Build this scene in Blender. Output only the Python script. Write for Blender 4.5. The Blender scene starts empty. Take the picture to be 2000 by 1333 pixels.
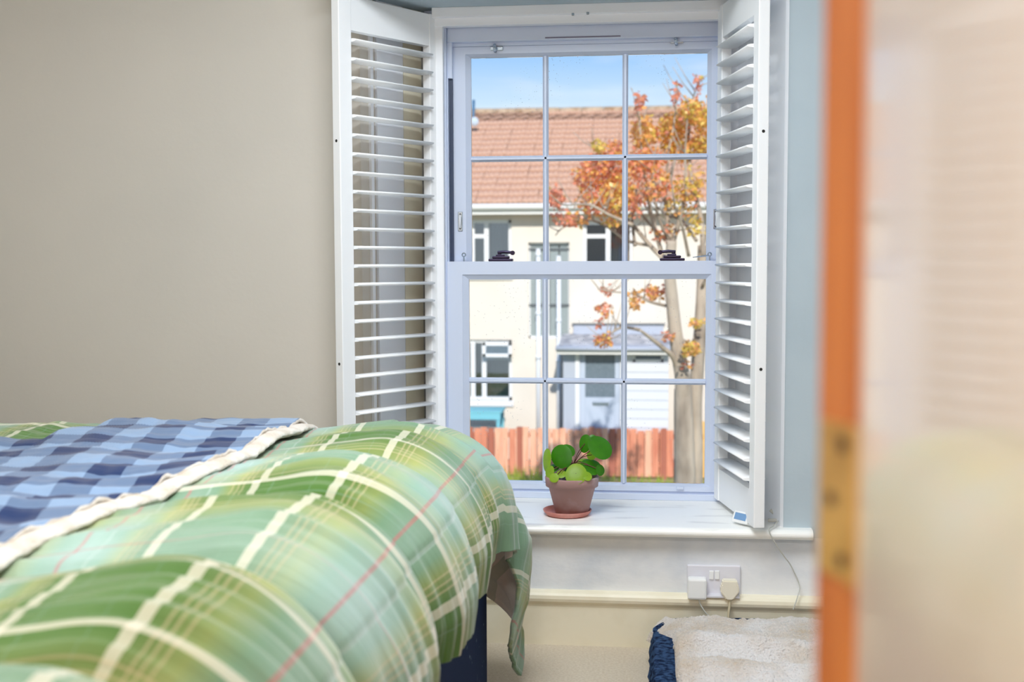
import bpy, bmesh, math, random
from mathutils import Vector, Matrix, noise
random.seed(7)
scene = bpy.context.scene
col = scene.collection

# ------------------------------------------------------------------ camera
F_PX = 2294.2
CAM = Vector((0.0, -3.2028, 1.0568))
YAW, PITCH, ROLL = -0.1085, -0.0666, -0.0033
def _rot():
    a, b, r = YAW, PITCH, ROLL
    Ry = Matrix(((math.cos(a), -math.sin(a), 0), (math.sin(a), math.cos(a), 0), (0, 0, 1)))
    Rp = Matrix(((1, 0, 0), (0, math.cos(b), math.sin(b)), (0, -math.sin(b), math.cos(b))))
    Rr = Matrix(((math.cos(r), 0, math.sin(r)), (0, 1, 0), (-math.sin(r), 0, math.cos(r))))
    return Rr @ Rp @ Ry
RC = _rot()
right, fwd, up = (Vector(RC[i]) for i in range(3))
cam_data = bpy.data.cameras.new('camera')
cam = bpy.data.objects.new('camera', cam_data)
col.objects.link(cam)
cam.matrix_world = Matrix(((right.x, up.x, -fwd.x, CAM.x), (right.y, up.y, -fwd.y, CAM.y),
                           (right.z, up.z, -fwd.z, CAM.z), (0, 0, 0, 1)))
cam_data.sensor_width = 36.0
cam_data.lens = 36.0 * F_PX / 2000.0
cam_data.clip_start = 0.02
cam_data.dof.use_dof = True
cam_data.dof.focus_distance = 3.25
cam_data.dof.aperture_fstop = 3.8
scene.camera = cam
def un(px, py, X=None, Y=None, Z=None):
    """the point on a known plane that a photo pixel looks at"""
    d = RC.transposed() @ Vector(((px - 1000) / F_PX, 1.0, -(py - 666.5) / F_PX))
    t = (X - CAM.x) / d.x if X is not None else (Y - CAM.y) / d.y if Y is not None else (Z - CAM.z) / d.z
    return CAM + t * d

# ------------------------------------------------------------------ sky, sun, added fill lights, exposure
world = bpy.data.worlds.new('sky')
scene.world = world
world.use_nodes = True
wn, wl = world.node_tree.nodes, world.node_tree.links
wn.clear()
w_out = wn.new('ShaderNodeOutputWorld'); w_bg = wn.new('ShaderNodeBackground')
w_tc = wn.new('ShaderNodeTexCoord'); w_sep = wn.new('ShaderNodeSeparateXYZ')
w_ramp = wn.new('ShaderNodeValToRGB')
e = w_ramp.color_ramp.elements
e[0].position = 0.0; e[0].color = (0.80, 0.91, 1.0, 1)
e[1].position = 1.0; e[1].color = (0.10, 0.30, 0.80, 1)
for p, c in ((0.12, (0.70, 0.87, 1.0, 1)), (0.17, (0.36, 0.62, 0.98, 1)), (0.35, (0.22, 0.48, 0.92, 1))):
    k = e.new(p); k.color = c
w_map = wn.new('ShaderNodeMapping'); w_map.inputs['Scale'].default_value = (2.2, 2.2, 14.0)
w_noise = wn.new('ShaderNodeTexNoise'); w_noise.inputs['Scale'].default_value = 3.0; w_noise.inputs['Detail'].default_value = 4
w_cr = wn.new('ShaderNodeMapRange'); w_cr.inputs['From Min'].default_value = 0.52; w_cr.inputs['From Max'].default_value = 0.8
w_cr.inputs['To Max'].default_value = 0.45
w_mix = wn.new('ShaderNodeMixRGB'); w_mix.inputs['Color2'].default_value = (0.97, 0.98, 1.0, 1)
wl.new(w_tc.outputs['Generated'], w_sep.inputs[0]); wl.new(w_sep.outputs['Z'], w_ramp.inputs[0])
wl.new(w_tc.outputs['Generated'], w_map.inputs[0]); wl.new(w_map.outputs[0], w_noise.inputs['Vector'])
wl.new(w_noise.outputs['Fac'], w_cr.inputs['Value']); wl.new(w_cr.outputs[0], w_mix.inputs['Fac'])
wl.new(w_ramp.outputs[0], w_mix.inputs['Color1']); wl.new(w_mix.outputs[0], w_bg.inputs['Color'])
w_bg.inputs['Strength'].default_value = 1.0
wl.new(w_bg.outputs[0], w_out.inputs[0])

def lamp(name, kind, energy, color, loc, direction=None, size=0.2):
    d = bpy.data.lights.new(name, kind)
    d.energy = energy; d.color = color
    if kind == 'AREA':
        d.shape = 'DISK'; d.size = size
    o = bpy.data.objects.new(name, d); col.objects.link(o); o.location = loc
    if direction is not None:
        o.rotation_euler = Vector(direction).to_track_quat('-Z', 'Y').to_euler()
    return o
sun = lamp('sun', 'SUN', 4.2, (1.0, 0.95, 0.87), (2, -12, 14), (-0.12, 0.87, -0.48))
sun.data.angle = 0.009
lamp('bedroom_fill_light', 'AREA', 42, (0.88, 0.94, 1.0), (-0.30, -1.30, 2.255), (0, 0, -1), 1.0)  # unseen fill light, added to brighten the bedroom from above
lamp('hall_fill_light', 'AREA', 25, (1.0, 0.93, 0.85), (-0.25, -3.75, 2.255), (0, 0, -1), 0.45)  # unseen warm fill, added to brighten the door edge and lining

vs = scene.view_settings
vs.view_transform = 'Standard'; vs.look = 'None'; vs.exposure = 0.08; vs.gamma = 1.0; vs.use_curve_mapping = False
scene.cycles.max_bounces = 10
scene.cycles.diffuse_bounces = 8
scene.cycles.transparent_max_bounces = 24
scene.cycles.sample_clamp_indirect = 6.0
scene.cycles.caustics_reflective = False
scene.cycles.caustics_refractive = False

# ------------------------------------------------------------------ materials
def s(r, g, b):
    f = lambda v: (v / 255 / 12.92) if v / 255 <= 0.04045 else ((v / 255 + 0.055) / 1.055) ** 2.4
    return (f(r), f(g), f(b), 1.0)
MATS = {}
def M(name, color=None, rough=0.5, bump=None, var=None, metallic=0.0, spec=0.5, sheen=0.0, coat=0.0, trans=0.0, stretch=None, subsurf=0.0):
    if name in MATS: return MATS[name]
    m = bpy.data.materials.new(name); m.use_nodes = True
    n, l = m.node_tree.nodes, m.node_tree.links
    b = n['Principled BSDF']
    b.inputs['Base Color'].default_value = color
    b.inputs['Roughness'].default_value = rough
    b.inputs['Metallic'].default_value = metallic
    b.inputs['Specular IOR Level'].default_value = spec
    if sheen:
        b.inputs['Sheen Weight'].default_value = sheen; b.inputs['Sheen Roughness'].default_value = 0.4
    if coat:
        b.inputs['Coat Weight'].default_value = coat; b.inputs['Coat Roughness'].default_value = 0.09; b.inputs['Coat IOR'].default_value = 1.8
    if subsurf:
        b.inputs['Subsurface Weight'].default_value = subsurf; b.inputs['Subsurface Radius'].default_value = (.01, .02, .005)
    tc = mp = None
    if bump or var:
        tc = n.new('ShaderNodeTexCoord'); mp = n.new('ShaderNodeMapping')
        l.new(tc.outputs['Object'], mp.inputs[0])
        if stretch: mp.inputs['Scale'].default_value = stretch
    if var:                                   # (scale, second colour, low, high)
        t = n.new('ShaderNodeTexNoise'); t.inputs['Scale'].default_value = var[0]; t.inputs['Detail'].default_value = 6
        r = n.new('ShaderNodeMapRange'); r.inputs['From Min'].default_value = var[2]; r.inputs['From Max'].default_value = var[3]
        x = n.new('ShaderNodeMixRGB'); x.inputs[1].default_value = color; x.inputs[2].default_value = var[1]
        l.new(mp.outputs[0], t.inputs['Vector']); l.new(t.outputs['Fac'], r.inputs['Value'])
        l.new(r.outputs[0], x.inputs[0]); l.new(x.outputs[0], b.inputs['Base Color'])
    if bump:                                  # (scale, strength, distance)
        t = n.new('ShaderNodeTexNoise'); t.inputs['Scale'].default_value = bump[0]; t.inputs['Detail'].default_value = 5
        k = n.new('ShaderNodeBump'); k.inputs['Strength'].default_value = bump[1]; k.inputs['Distance'].default_value = bump[2]
        l.new(mp.outputs[0], t.inputs['Vector']); l.new(t.outputs['Fac'], k.inputs['Height'])
        l.new(k.outputs[0], b.inputs['Normal'])
    MATS[name] = m
    return m
def glass_mat(name, tint, refl, dust=0.0):
    m = bpy.data.materials.new(name); m.use_nodes = True
    n, l = m.node_tree.nodes, m.node_tree.links
    n.clear()
    o = n.new('ShaderNodeOutputMaterial'); t = n.new('ShaderNodeBsdfTransparent'); g = n.new('ShaderNodeBsdfGlossy')
    x = n.new('ShaderNodeMixShader'); fr = n.new('ShaderNodeFresnel'); fr.inputs['IOR'].default_value = refl
    t.inputs[0].default_value = tint; g.inputs['Roughness'].default_value = 0.01
    l.new(fr.outputs[0], x.inputs[0]); l.new(t.outputs[0], x.inputs[1]); l.new(g.outputs[0], x.inputs[2])
    last = x
    if dust:                                  # dried rain specks on the outside of the pane
        tc = n.new('ShaderNodeTexCoord'); v = n.new('ShaderNodeTexVoronoi'); v.inputs['Scale'].default_value = 75
        r = n.new('ShaderNodeMapRange'); r.inputs['From Min'].default_value = 0.13; r.inputs['From Max'].default_value = 0.06
        ns = n.new('ShaderNodeTexNoise'); ns.inputs['Scale'].default_value = 5
        r2 = n.new('ShaderNodeMapRange'); r2.inputs['From Min'].default_value = 0.5; r2.inputs['From Max'].default_value = 0.68
        mu = n.new('ShaderNodeMath'); mu.operation = 'MULTIPLY'
        mu2 = n.new('ShaderNodeMath'); mu2.operation = 'MULTIPLY'; mu2.inputs[1].default_value = dust
        df = n.new('ShaderNodeBsdfTranslucent'); df.inputs[0].default_value = (.9, .9, .9, 1)
        x2 = n.new('ShaderNodeMixShader')
        l.new(tc.outputs['Object'], v.inputs['Vector']); l.new(tc.outputs['Object'], ns.inputs['Vector'])
        l.new(v.outputs['Distance'], r.inputs['Value']); l.new(ns.outputs['Fac'], r2.inputs['Value'])
        l.new(r.outputs[0], mu.inputs[0]); l.new(r2.outputs[0], mu.inputs[1]); l.new(mu.outputs[0], mu2.inputs[0])
        l.new(mu2.outputs[0], x2.inputs[0]); l.new(x.outputs[0], x2.inputs[1]); l.new(df.outputs[0], x2.inputs[2])
        last = x2
    l.new(last.outputs[0], o.inputs[0])
    MATS[name] = m
    return m

M('wall_beige', s(208, 202, 192), 0.85, bump=(55, 0.12, 0.004), var=(1.3, s(200, 195, 186), 0.35, 0.7))
M('wall_cool_tint', s(184, 198, 206), 0.85, bump=(55, 0.12, 0.004), var=(3.0, s(174, 189, 198), 0.35, 0.7))  # cool cast of the light put into the wall colour
M('wall_patchy', s(234, 236, 238), 0.8, bump=(60, 0.15, 0.004), var=(5.5, s(210, 216, 224), 0.42, 0.66), stretch=(1, 1, 1.6))
M('ceiling_white', s(238, 238, 236), 0.9)
M('skirting_cream', s(238, 231, 208), 0.35, bump=(40, 0.06, 0.003), var=(8, s(226, 217, 190), 0.45, 0.75))
M('sill_white', s(248, 248, 244), 0.35, bump=(30, 0.08, 0.003), var=(9, s(206, 205, 204), 0.56, 0.72), stretch=(0.5, 2.2, 1))
M('gloss_white', s(240, 243, 248), 0.38)
M('shutter_white', s(246, 248, 250), 0.42)
M('upvc_white', s(206, 217, 238), 0.30)
M('track_dark', s(52, 66, 92), 0.4)
M('metal_dark', s(52, 42, 66), 0.35, metallic=0.6)
M('chrome', s(190, 200, 212), 0.2, metallic=0.9)
M('slot_shade', s(120, 116, 140), 0.6)  # tone of shaded upvc, put into the slot's colour
M('hole_dark', s(40, 38, 36), 0.9)
M('carpet', s(226, 213, 192), 0.98, bump=(480, 0.8, 0.005), var=(150, s(208, 192, 168), 0.35, 0.7), sheen=0.2)
M('hall_floor', s(170, 150, 125), 0.9)
M('jamb_cream', s(236, 224, 212), 0.30, bump=(5, 0.008, 0.002), spec=0.5, coat=0.9)
M('hall_wall', s(232, 216, 198), 0.85)
M('pine', s(206, 128, 62), 0.45, bump=(20, 0.1, 0.002), var=(7, s(178, 98, 40), 0.4, 0.68), stretch=(9, 9, 0.7))
M('brass', s(226, 180, 104), 0.34, metallic=0.55, var=(30, s(196, 150, 80), 0.4, 0.7))
M('screw', s(92, 76, 56), 0.5, metallic=0.5)
M('terracotta', s(164, 130, 126), 0.85, bump=(60, 0.15, 0.002), var=(14, s(184, 164, 166), 0.50, 0.74))
M('terracotta_red', s(188, 120, 108), 0.7, var=(20, s(204, 150, 140), 0.45, 0.7))
M('soil', s(70, 56, 48), 0.95, bump=(90, 0.9, 0.01), var=(60, s(200, 195, 190), 0.62, 0.7))
M('stem', s(92, 50, 40), 0.6)
M('plate_white', s(224, 224, 232), 0.35)
M('plug_white', s(240, 242, 242), 0.4)
M('plug_cream', s(238, 232, 214), 0.4)
M('cable_grey', s(196, 196, 188), 0.5)
M('cable_tan', s(196, 184, 154), 0.5)
M('lcd', s(120, 160, 205), 0.15)
M('divan_navy', s(32, 47, 78), 0.9, bump=(120, 0.5, 0.003), var=(42, s(150, 166, 190), 0.68, 0.75), stretch=(1.6, 1.6, 0.8), spec=0.1)
M('mattress', s(225, 224, 220), 0.9)
M('lining', s(226, 212, 206), 0.9)
M('sherpa', s(226, 218, 208), 1.0, bump=(140, 0.9, 0.006), var=(24, s(204, 190, 172), 0.42, 0.68), sheen=0.5)
M('fleece_top', s(228, 224, 222), 1.0, bump=(150, 1.0, 0.010), var=(7, s(202, 184, 162), 0.42, 0.68), sheen=0.6)
M('shag_navy', s(62, 90, 130), 1.0, bump=(190, 1.0, 0.012), var=(70, s(20, 34, 62), 0.40, 0.62), spec=0.1)
M('fitting_white', s(240, 240, 240), 0.4)
# outdoors
M('render_cream', s(222, 213, 200), 0.9, bump=(14, 0.2, 0.02), var=(0.9, s(212, 203, 190), 0.4, 0.7))
M('fascia', s(222, 221, 217), 0.5)
M('gutter', s(84, 92, 96), 0.6)
M('house_upvc', s(224, 225, 226), 0.4)
M('pipe_white', s(226, 230, 236), 0.5)
M('stair_glass', s(146, 156, 156), 0.25)
M('dark_room', s(226, 228, 230), 0.9)
M('curtain', s(225, 222, 215), 0.9)
M('tile_brown', s(196, 158, 134), 0.9, var=(3, s(176, 136, 114), 0.4, 0.7))
M('tile_old', s(170, 136, 114), 0.95, var=(7, s(110, 82, 66), 0.45, 0.62))
M('ridge', s(186, 162, 134), 0.95, var=(6, s(150, 118, 84), 0.45, 0.65))
M('porch_grey', s(172, 178, 190), 0.8)
M('porch_roof', s(150, 150, 156), 0.8, var=(6, s(205, 203, 202), 0.45, 0.6))
M('clad_white', s(208, 211, 217), 0.6)
M('door_grey', s(178, 188, 204), 0.5)
M('obscure_glass', s(84, 100, 112), 0.35, var=(120, s(150, 162, 170), 0.5, 0.66))
M('fence_red', s(216, 144, 114), 0.85, var=(3, s(194, 116, 90), 0.4, 0.7), stretch=(6, 6, 0.8))
M('fence_pink', s(232, 176, 146), 0.85, var=(3, s(214, 148, 118), 0.4, 0.7), stretch=(6, 6, 0.8))
M('fence_dark', s(168, 100, 80), 0.85)
M('fence_new', s(226, 178, 104), 0.85)
M('bark', s(182, 168, 150), 0.95, bump=(9, 0.7, 0.04), var=(5, s(130, 118, 104), 0.42, 0.68), stretch=(1, 1, 0.35))
M('grass_ground', s(132, 140, 74), 0.95, var=(1.6, s(176, 160, 118), 0.42, 0.62))
M('grass', s(140, 158, 52), 0.8)
M('turquoise', s(116, 186, 200), 0.6)
M('pale_teal', s(176, 206, 208), 0.6)
M('dish', s(180, 196, 210), 0.5)
M('aerial', s(70, 110, 140), 0.5)
glass_mat('window_glass', (0.985, 0.99, 0.995, 1), 1.25, dust=0.8)
glass_mat('house_glass', (0.80, 0.84, 0.86, 1), 2.4)

def leaf_mat(name, c1, c2, tr):
    m = bpy.data.materials.new(name); m.use_nodes = True
    n, l = m.node_tree.nodes, m.node_tree.links
    b = n['Principled BSDF']; b.inputs['Roughness'].default_value = 0.38
    o = n['Material Output']
    t = n.new('ShaderNodeBsdfTranslucent'); x = n.new('ShaderNodeMixShader'); x.inputs[0].default_value = tr
    oi = n.new('ShaderNodeTexCoord'); ns = n.new('ShaderNodeTexNoise'); ns.inputs['Scale'].default_value = 38
    mx = n.new('ShaderNodeMixRGB'); mx.inputs[1].default_value = c1; mx.inputs[2].default_value = c2
    l.new(oi.outputs['Object'], ns.inputs['Vector']); l.new(ns.outputs['Fac'], mx.inputs[0])
    l.new(mx.outputs[0], b.inputs['Base Color']); l.new(mx.outputs[0], t.inputs[0])
    l.new(b.outputs[0], x.inputs[1]); l.new(t.outputs[0], x.inputs[2]); l.new(x.outputs[0], o.inputs[0])
    MATS[name] = m
leaf_mat('pilea_dark', s(52, 122, 16), s(76, 150, 24), 0.45)
leaf_mat('pilea_lit', s(150, 196, 36), s(178, 214, 70), 0.5)  # brightness of the lit lower leaves put into their colour
leaf_mat('autumn_orange', s(240, 164, 100), s(244, 190, 104), 0.35)
leaf_mat('autumn_red', s(232, 138, 108), s(240, 164, 128), 0.35)
leaf_mat('autumn_gold', s(246, 204, 100), s(222, 200, 96), 0.35)

# plaid and gingham
def stripes_mat(name, period, stops_u, stops_v, mix, rough=0.9, bumpy=True):
    """woven check: one repeating colour sequence along each direction of the cloth, averaged where they cross"""
    m = bpy.data.materials.new(name); m.use_nodes = True
    n, l = m.node_tree.nodes, m.node_tree.links
    b = n['Principled BSDF']; b.inputs['Roughness'].default_value = rough
    b.inputs['Sheen Weight'].default_value = 0.35; b.inputs['Sheen Roughness'].default_value = 0.45
    b.inputs['Specular IOR Level'].default_value = 0.2
    uv = n.new('ShaderNodeUVMap'); uv.uv_map = 'cloth'
    sp = n.new('ShaderNodeSeparateXYZ'); l.new(uv.outputs[0], sp.inputs[0])
    ramps = []
    for ch, per, stops in (('X', period[0], stops_u), ('Y', period[1], stops_v)):
        d = n.new('ShaderNodeMath'); d.operation = 'DIVIDE'; d.inputs[1].default_value = per
        f = n.new('ShaderNodeMath'); f.operation = 'FRACT'
        r = n.new('ShaderNodeValToRGB'); r.color_ramp.interpolation = 'CONSTANT'
        l.new(sp.outputs[ch], d.inputs[0]); l.new(d.outputs[0], f.inputs[0]); l.new(f.outputs[0], r.inputs[0])
        el = r.color_ramp.elements
        el[0].position = 0; el[0].color = stops[0][1]
        el[1].position = stops[1][0]; el[1].color = stops[1][1]
        for p, c in stops[2:]:
            k = el.new(p); k.color = c
        ramps.append(r)
    mx = n.new('ShaderNodeMixRGB'); mx.inputs[0].default_value = mix
    l.new(ramps[0].outputs[0], mx.inputs[1]); l.new(ramps[1].outputs[0], mx.inputs[2])
    ns = n.new('ShaderNodeTexNoise'); ns.inputs['Scale'].default_value = 9
    l.new(uv.outputs[0], ns.inputs['Vector'])
    hv = n.new('ShaderNodeHueSaturation'); mr = n.new('ShaderNodeMapRange')
    mr.inputs['To Min'].default_value = 0.86; mr.inputs['To Max'].default_value = 1.14
    l.new(ns.outputs['Fac'], mr.inputs['Value']); l.new(mr.outputs[0], hv.inputs['Value'])
    l.new(mx.outputs[0], hv.inputs['Color']); l.new(hv.outputs[0], b.inputs['Base Color'])
    mp = n.new('ShaderNodeMapping'); mp.inputs['Scale'].default_value = (9, 70, 1)
    n2 = n.new('ShaderNodeTexNoise'); n2.inputs['Scale'].default_value = 1.0; n2.inputs['Detail'].default_value = 3
    bp = n.new('ShaderNodeBump'); bp.inputs['Strength'].default_value = 0.25; bp.inputs['Distance'].default_value = 0.006
    l.new(uv.outputs[0], mp.inputs[0]); l.new(mp.outputs[0], n2.inputs['Vector'])
    l.new(n2.outputs['Fac'], bp.inputs['Height']); l.new(bp.outputs[0], b.inputs['Normal'])
    MATS[name] = m
GREEN, OLIVE, FOAM, FOAM2, YEL = s(76, 112, 48), s(116, 132, 74), s(138, 170, 152), s(160, 186, 178), s(160, 166, 104)
CRM, TAN, RED, WHT = s(236, 226, 208), s(206, 186, 150), s(196, 84, 100), s(206, 216, 214)
NONE = (0, 0, 0, 0.0)
def al(c, a): return (c[0], c[1], c[2], a)
def lines(cream2, width, tan_gap, red, scale=1.0):
    """thin lines of the check as (start, colour) steps; alpha is how much of the yarn shows"""
    w = width; t = .006 * scale; o = [(0, al(CRM, .85)), (w, NONE)]
    def band(p, c, ww): o.extend([(p, c), (p + ww, NONE)])
    band(.10 * cream2 / .365, al(FOAM, .35), t); band(cream2 - .075, al(FOAM, .35), t)
    band(cream2, al(CRM, .85), w)
    for k in range(3): band(cream2 + w + tan_gap + k * .026 * scale, al(TAN, .6), t * 1.3)
    band(red, al(RED, .75), t * 2.2 if red > .66 else t)
    band(.79, al(WHT, .4), t * 2)
    for k in range(3): band(.905 + k * .026 * scale, al(TAN, .6), t * 1.3)
    return sorted(o)
base_u = [(0, GREEN), (.37, GREEN), (.45, OLIVE), (.53, YEL), (.62, FOAM), (.74, FOAM2), (.84, FOAM), (.90, YEL), (.95, OLIVE), (1.0, GREEN)]
base_v = [(0, GREEN), (.30, GREEN), (.36, OLIVE), (.40, YEL), (.47, FOAM), (.62, FOAM2), (.78, FOAM), (.90, YEL), (.95, OLIVE), (1.0, GREEN)]
def plaid_mat(name, period, bu, bv, lu, lv):
    m = bpy.data.materials.new(name); m.use_nodes = True
    n, l = m.node_tree.nodes, m.node_tree.links
    b = n['Principled BSDF']; b.inputs['Roughness'].default_value = 0.9
    b.inputs['Sheen Weight'].default_value = 0.4; b.inputs['Sheen Roughness'].default_value = 0.45
    b.inputs['Specular IOR Level'].default_value = 0.2
    uv = n.new('ShaderNodeUVMap'); uv.uv_map = 'cloth'
    sp = n.new('ShaderNodeSeparateXYZ'); l.new(uv.outputs[0], sp.inputs[0])
    def ramp(src, stops, mode):
        r = n.new('ShaderNodeValToRGB'); r.color_ramp.interpolation = mode; l.new(src, r.inputs[0])
        el = r.color_ramp.elements
        el[0].position = stops[0][0]; el[0].color = stops[0][1]; el[1].position = stops[-1][0]; el[1].color = stops[-1][1]
        for p, c in stops[1:-1]:
            k = el.new(p); k.color = c
        return r
    base, line = [], []
    for ch, per, bs, ls in (('X', period[0], bu, lu), ('Y', period[1], bv, lv)):
        d = n.new('ShaderNodeMath'); d.operation = 'DIVIDE'; d.inputs[1].default_value = per
        f = n.new('ShaderNodeMath'); f.operation = 'FRACT'
        l.new(sp.outputs[ch], d.inputs[0]); l.new(d.outputs[0], f.inputs[0])
        base.append(ramp(f.outputs[0], bs, 'LINEAR')); line.append(ramp(f.outputs[0], ls, 'CONSTANT'))
    mx = n.new('ShaderNodeMixRGB'); mx.inputs[0].default_value = 0.5
    l.new(base[0].outputs[0], mx.inputs[1]); l.new(base[1].outputs[0], mx.inputs[2])
    cur = mx
    for r in line:
        k = n.new('ShaderNodeMixRGB'); h = n.new('ShaderNodeMath'); h.operation = 'MULTIPLY'; h.inputs[1].default_value = .58
        l.new(r.outputs['Alpha'], h.inputs[0]); l.new(h.outputs[0], k.inputs[0])
        l.new(cur.outputs[0], k.inputs[1]); l.new(r.outputs[0], k.inputs[2]); cur = k
    ns = n.new('ShaderNodeTexNoise'); ns.inputs['Scale'].default_value = 9
    l.new(uv.outputs[0], ns.inputs['Vector'])
    hv = n.new('ShaderNodeHueSaturation'); mr = n.new('ShaderNodeMapRange')
    mr.inputs['To Min'].default_value = 0.86; mr.inputs['To Max'].default_value = 1.14
    l.new(ns.outputs['Fac'], mr.inputs['Value']); l.new(mr.outputs[0], hv.inputs['Value'])
    l.new(cur.outputs[0], hv.inputs['Color']); l.new(hv.outputs[0], b.inputs['Base Color'])
    mp = n.new('ShaderNodeMapping'); mp.inputs['Scale'].default_value = (7, 60, 1)
    n2 = n.new('ShaderNodeTexNoise'); n2.inputs['Scale'].default_value = 1.0; n2.inputs['Detail'].default_value = 3
    bp = n.new('ShaderNodeBump'); bp.inputs['Strength'].default_value = 0.5; bp.inputs['Distance'].default_value = 0.008
    l.new(uv.outputs[0], mp.inputs[0]); l.new(mp.outputs[0], n2.inputs['Vector'])
    l.new(n2.outputs['Fac'], bp.inputs['Height']); l.new(bp.outputs[0], b.inputs['Normal'])
    MATS[name] = m
plaid_mat('plaid_green', (0.35, 0.62), base_u, base_v, lines(.365, .036, .03, .69), lines(.285, .020, .02, .635, .6))
NAVY, MID, LIGHT = s(20, 44, 88), s(88, 122, 180), s(130, 154, 184)
stripes_mat('gingham_blue', (0.13, 0.13), [(0, NAVY), (.5, LIGHT)], [(0, NAVY), (.5, LIGHT)], 0.5)
LGREEN = s(168, 192, 172); LPINK = s(246, 240, 236)
stripes_mat('plaid_lining', (0.35, 0.40), [(0, LGREEN), (.10, LPINK), (.6, LPINK)], [(0, LGREEN), (.08, LPINK), (.6, LPINK)], 0.5)

# ------------------------------------------------------------------ mesh helpers
def bx(bm, lo, hi, bev=0.0):
    lo, hi = Vector(lo), Vector(hi)
    r = bmesh.ops.create_cube(bm, size=1.0)
    d, c = hi - lo, (hi + lo) / 2
    for v in r['verts']:
        v.co = Vector((v.co.x * d.x + c.x, v.co.y * d.y + c.y, v.co.z * d.z + c.z))
    if bev:
        ed = {e for v in r['verts'] for e in v.link_edges}
        bmesh.ops.bevel(bm, geom=list(ed), offset=min(bev, 0.45 * min(d)), segments=2, affect='EDGES', profile=0.5)
def prism(bm, pts, z0, z1, axis='Z'):
    """extrude a plan polygon; axis X: pts are (y, z) and z0, z1 are x; axis Y: pts are (x, z) and z0, z1 are y"""
    def P(p, h):
        return (p[0], p[1], h) if axis == 'Z' else (h, p[0], p[1]) if axis == 'X' else (p[0], h, p[1])
    a = [bm.verts.new(P(p, z0)) for p in pts]; b = [bm.verts.new(P(p, z1)) for p in pts]
    n = len(pts)
    bm.faces.new(a); bm.faces.new(b[::-1])
    for i in range(n):
        bm.faces.new((a[i], b[i], b[(i + 1) % n], a[(i + 1) % n]))
    bmesh.ops.recalc_face_normals(bm, faces=bm.faces)
def tube(bm, pts, rad, seg=8, cap=True):
    pts = [Vector(p) for p in pts]
    if not hasattr(rad, '__len__'): rad = [rad] * len(pts)
    t0 = (pts[1] - pts[0]).normalized()
    ref = Vector((0, 0, 1)) if abs(t0.z) < 0.9 else Vector((1, 0, 0))
    nrm = t0.cross(ref).normalized()
    rings = []
    for i, p in enumerate(pts):
        t = (pts[min(i + 1, len(pts) - 1)] - pts[max(i - 1, 0)]).normalized()
        nrm = (nrm - t * nrm.dot(t)).normalized()
        bi = t.cross(nrm)
        rings.append([bm.verts.new(p + (nrm * math.cos(2 * math.pi * k / seg) + bi * math.sin(2 * math.pi * k / seg)) * rad[i]) for k in range(seg)])
    for a, b in zip(rings, rings[1:]):
        for k in range(seg):
            bm.faces.new((a[k], a[(k + 1) % seg], b[(k + 1) % seg], b[k]))
    if cap:
        bm.faces.new(rings[0][::-1]); bm.faces.new(rings[-1])
def lathe(bm, prof, c, seg=40):
    rings = []
    for r, z in prof:
        rings.append([bm.verts.new((c[0] + r * math.cos(2 * math.pi * k / seg), c[1] + r * math.sin(2 * math.pi * k / seg), c[2] + z)) for k in range(seg)])
    for a, b in zip(rings, rings[1:]):
        for k in range(seg):
            bm.faces.new((a[k], a[(k + 1) % seg], b[(k + 1) % seg], b[k]))
    bm.faces.new(rings[0][::-1]); bm.faces.new(rings[-1])
def grid(bm, nu, nv, fn, uvfn=None):
    vs_ = [[bm.verts.new(fn(i / (nu - 1), j / (nv - 1))) for j in range(nv)] for i in range(nu)]
    uvl = bm.loops.layers.uv.new('cloth') if uvfn else None
    for i in range(nu - 1):
        for j in range(nv - 1):
            f = bm.faces.new((vs_[i][j], vs_[i + 1][j], vs_[i + 1][j + 1], vs_[i][j + 1]))
            f.smooth = True
            if uvl:
                for lp, (a, b) in zip(f.loops, ((i, j), (i + 1, j), (i + 1, j + 1), (i, j + 1))):
                    lp[uvl].uv = uvfn(a / (nu - 1), b / (nv - 1))
    return vs_
def spline(pts, n=8):
    """Catmull-Rom through the points"""
    pts = [Vector(p) for p in pts]; q = [pts[0]] + pts + [pts[-1]]; out = []
    for i in range(1, len(q) - 2):
        for k in range(n):
            t = k / n
            a, b, c, d = q[i - 1], q[i], q[i + 1], q[i + 2]
            out.append(0.5 * ((2 * b) + (c - a) * t + (2 * a - 5 * b + 4 * c - d) * t * t + (3 * b - a - 3 * c + d) * t ** 3))
    out.append(pts[-1])
    return out
def mesh_of(name, bm, mat, smooth=False):
    me = bpy.data.meshes.new(name)
    if smooth:
        for f in bm.faces: f.smooth = True
    bm.to_mesh(me); bm.free()
    if mat is not None: me.materials.append(MATS[mat])
    return me
def obj(name, bm, mat, parent=None, smooth=False, local=False):
    """one mesh object; vertices are in world space unless local"""
    me = bm if isinstance(bm, bpy.types.Mesh) else mesh_of(name, bm, mat, smooth)
    o = bpy.data.objects.new(name, me); col.objects.link(o)
    if parent is not None:
        o.parent = parent
        if not local and parent.parent is None:
            o.matrix_parent_inverse = parent.matrix_basis.inverted()
    return o
def B(*boxes, bev=0.0):
    bm = bmesh.new()
    for lo, hi in boxes: bx(bm, lo, hi, bev)
    return bm
def thing(name, label, cat, loc=(0, 0, 0), rz=0.0, group=None, kind=None):
    o = bpy.data.objects.new(name, None); col.objects.link(o)
    o.location = loc; o.rotation_euler = (0, 0, rz); o.empty_display_size = 0.1
    return tag(o, label, cat, group, kind)
def tag(o, label=None, cat=None, group=None, kind=None):
    if label: o['label'] = label
    if cat: o['category'] = cat
    if group: o['group'] = group
    if kind: o['kind'] = kind
    return o
def structure(name, bm, mat, label, cat, smooth=False):
    return tag(obj(name, bm, mat, None, smooth), label, cat, None, 'structure')
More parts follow.
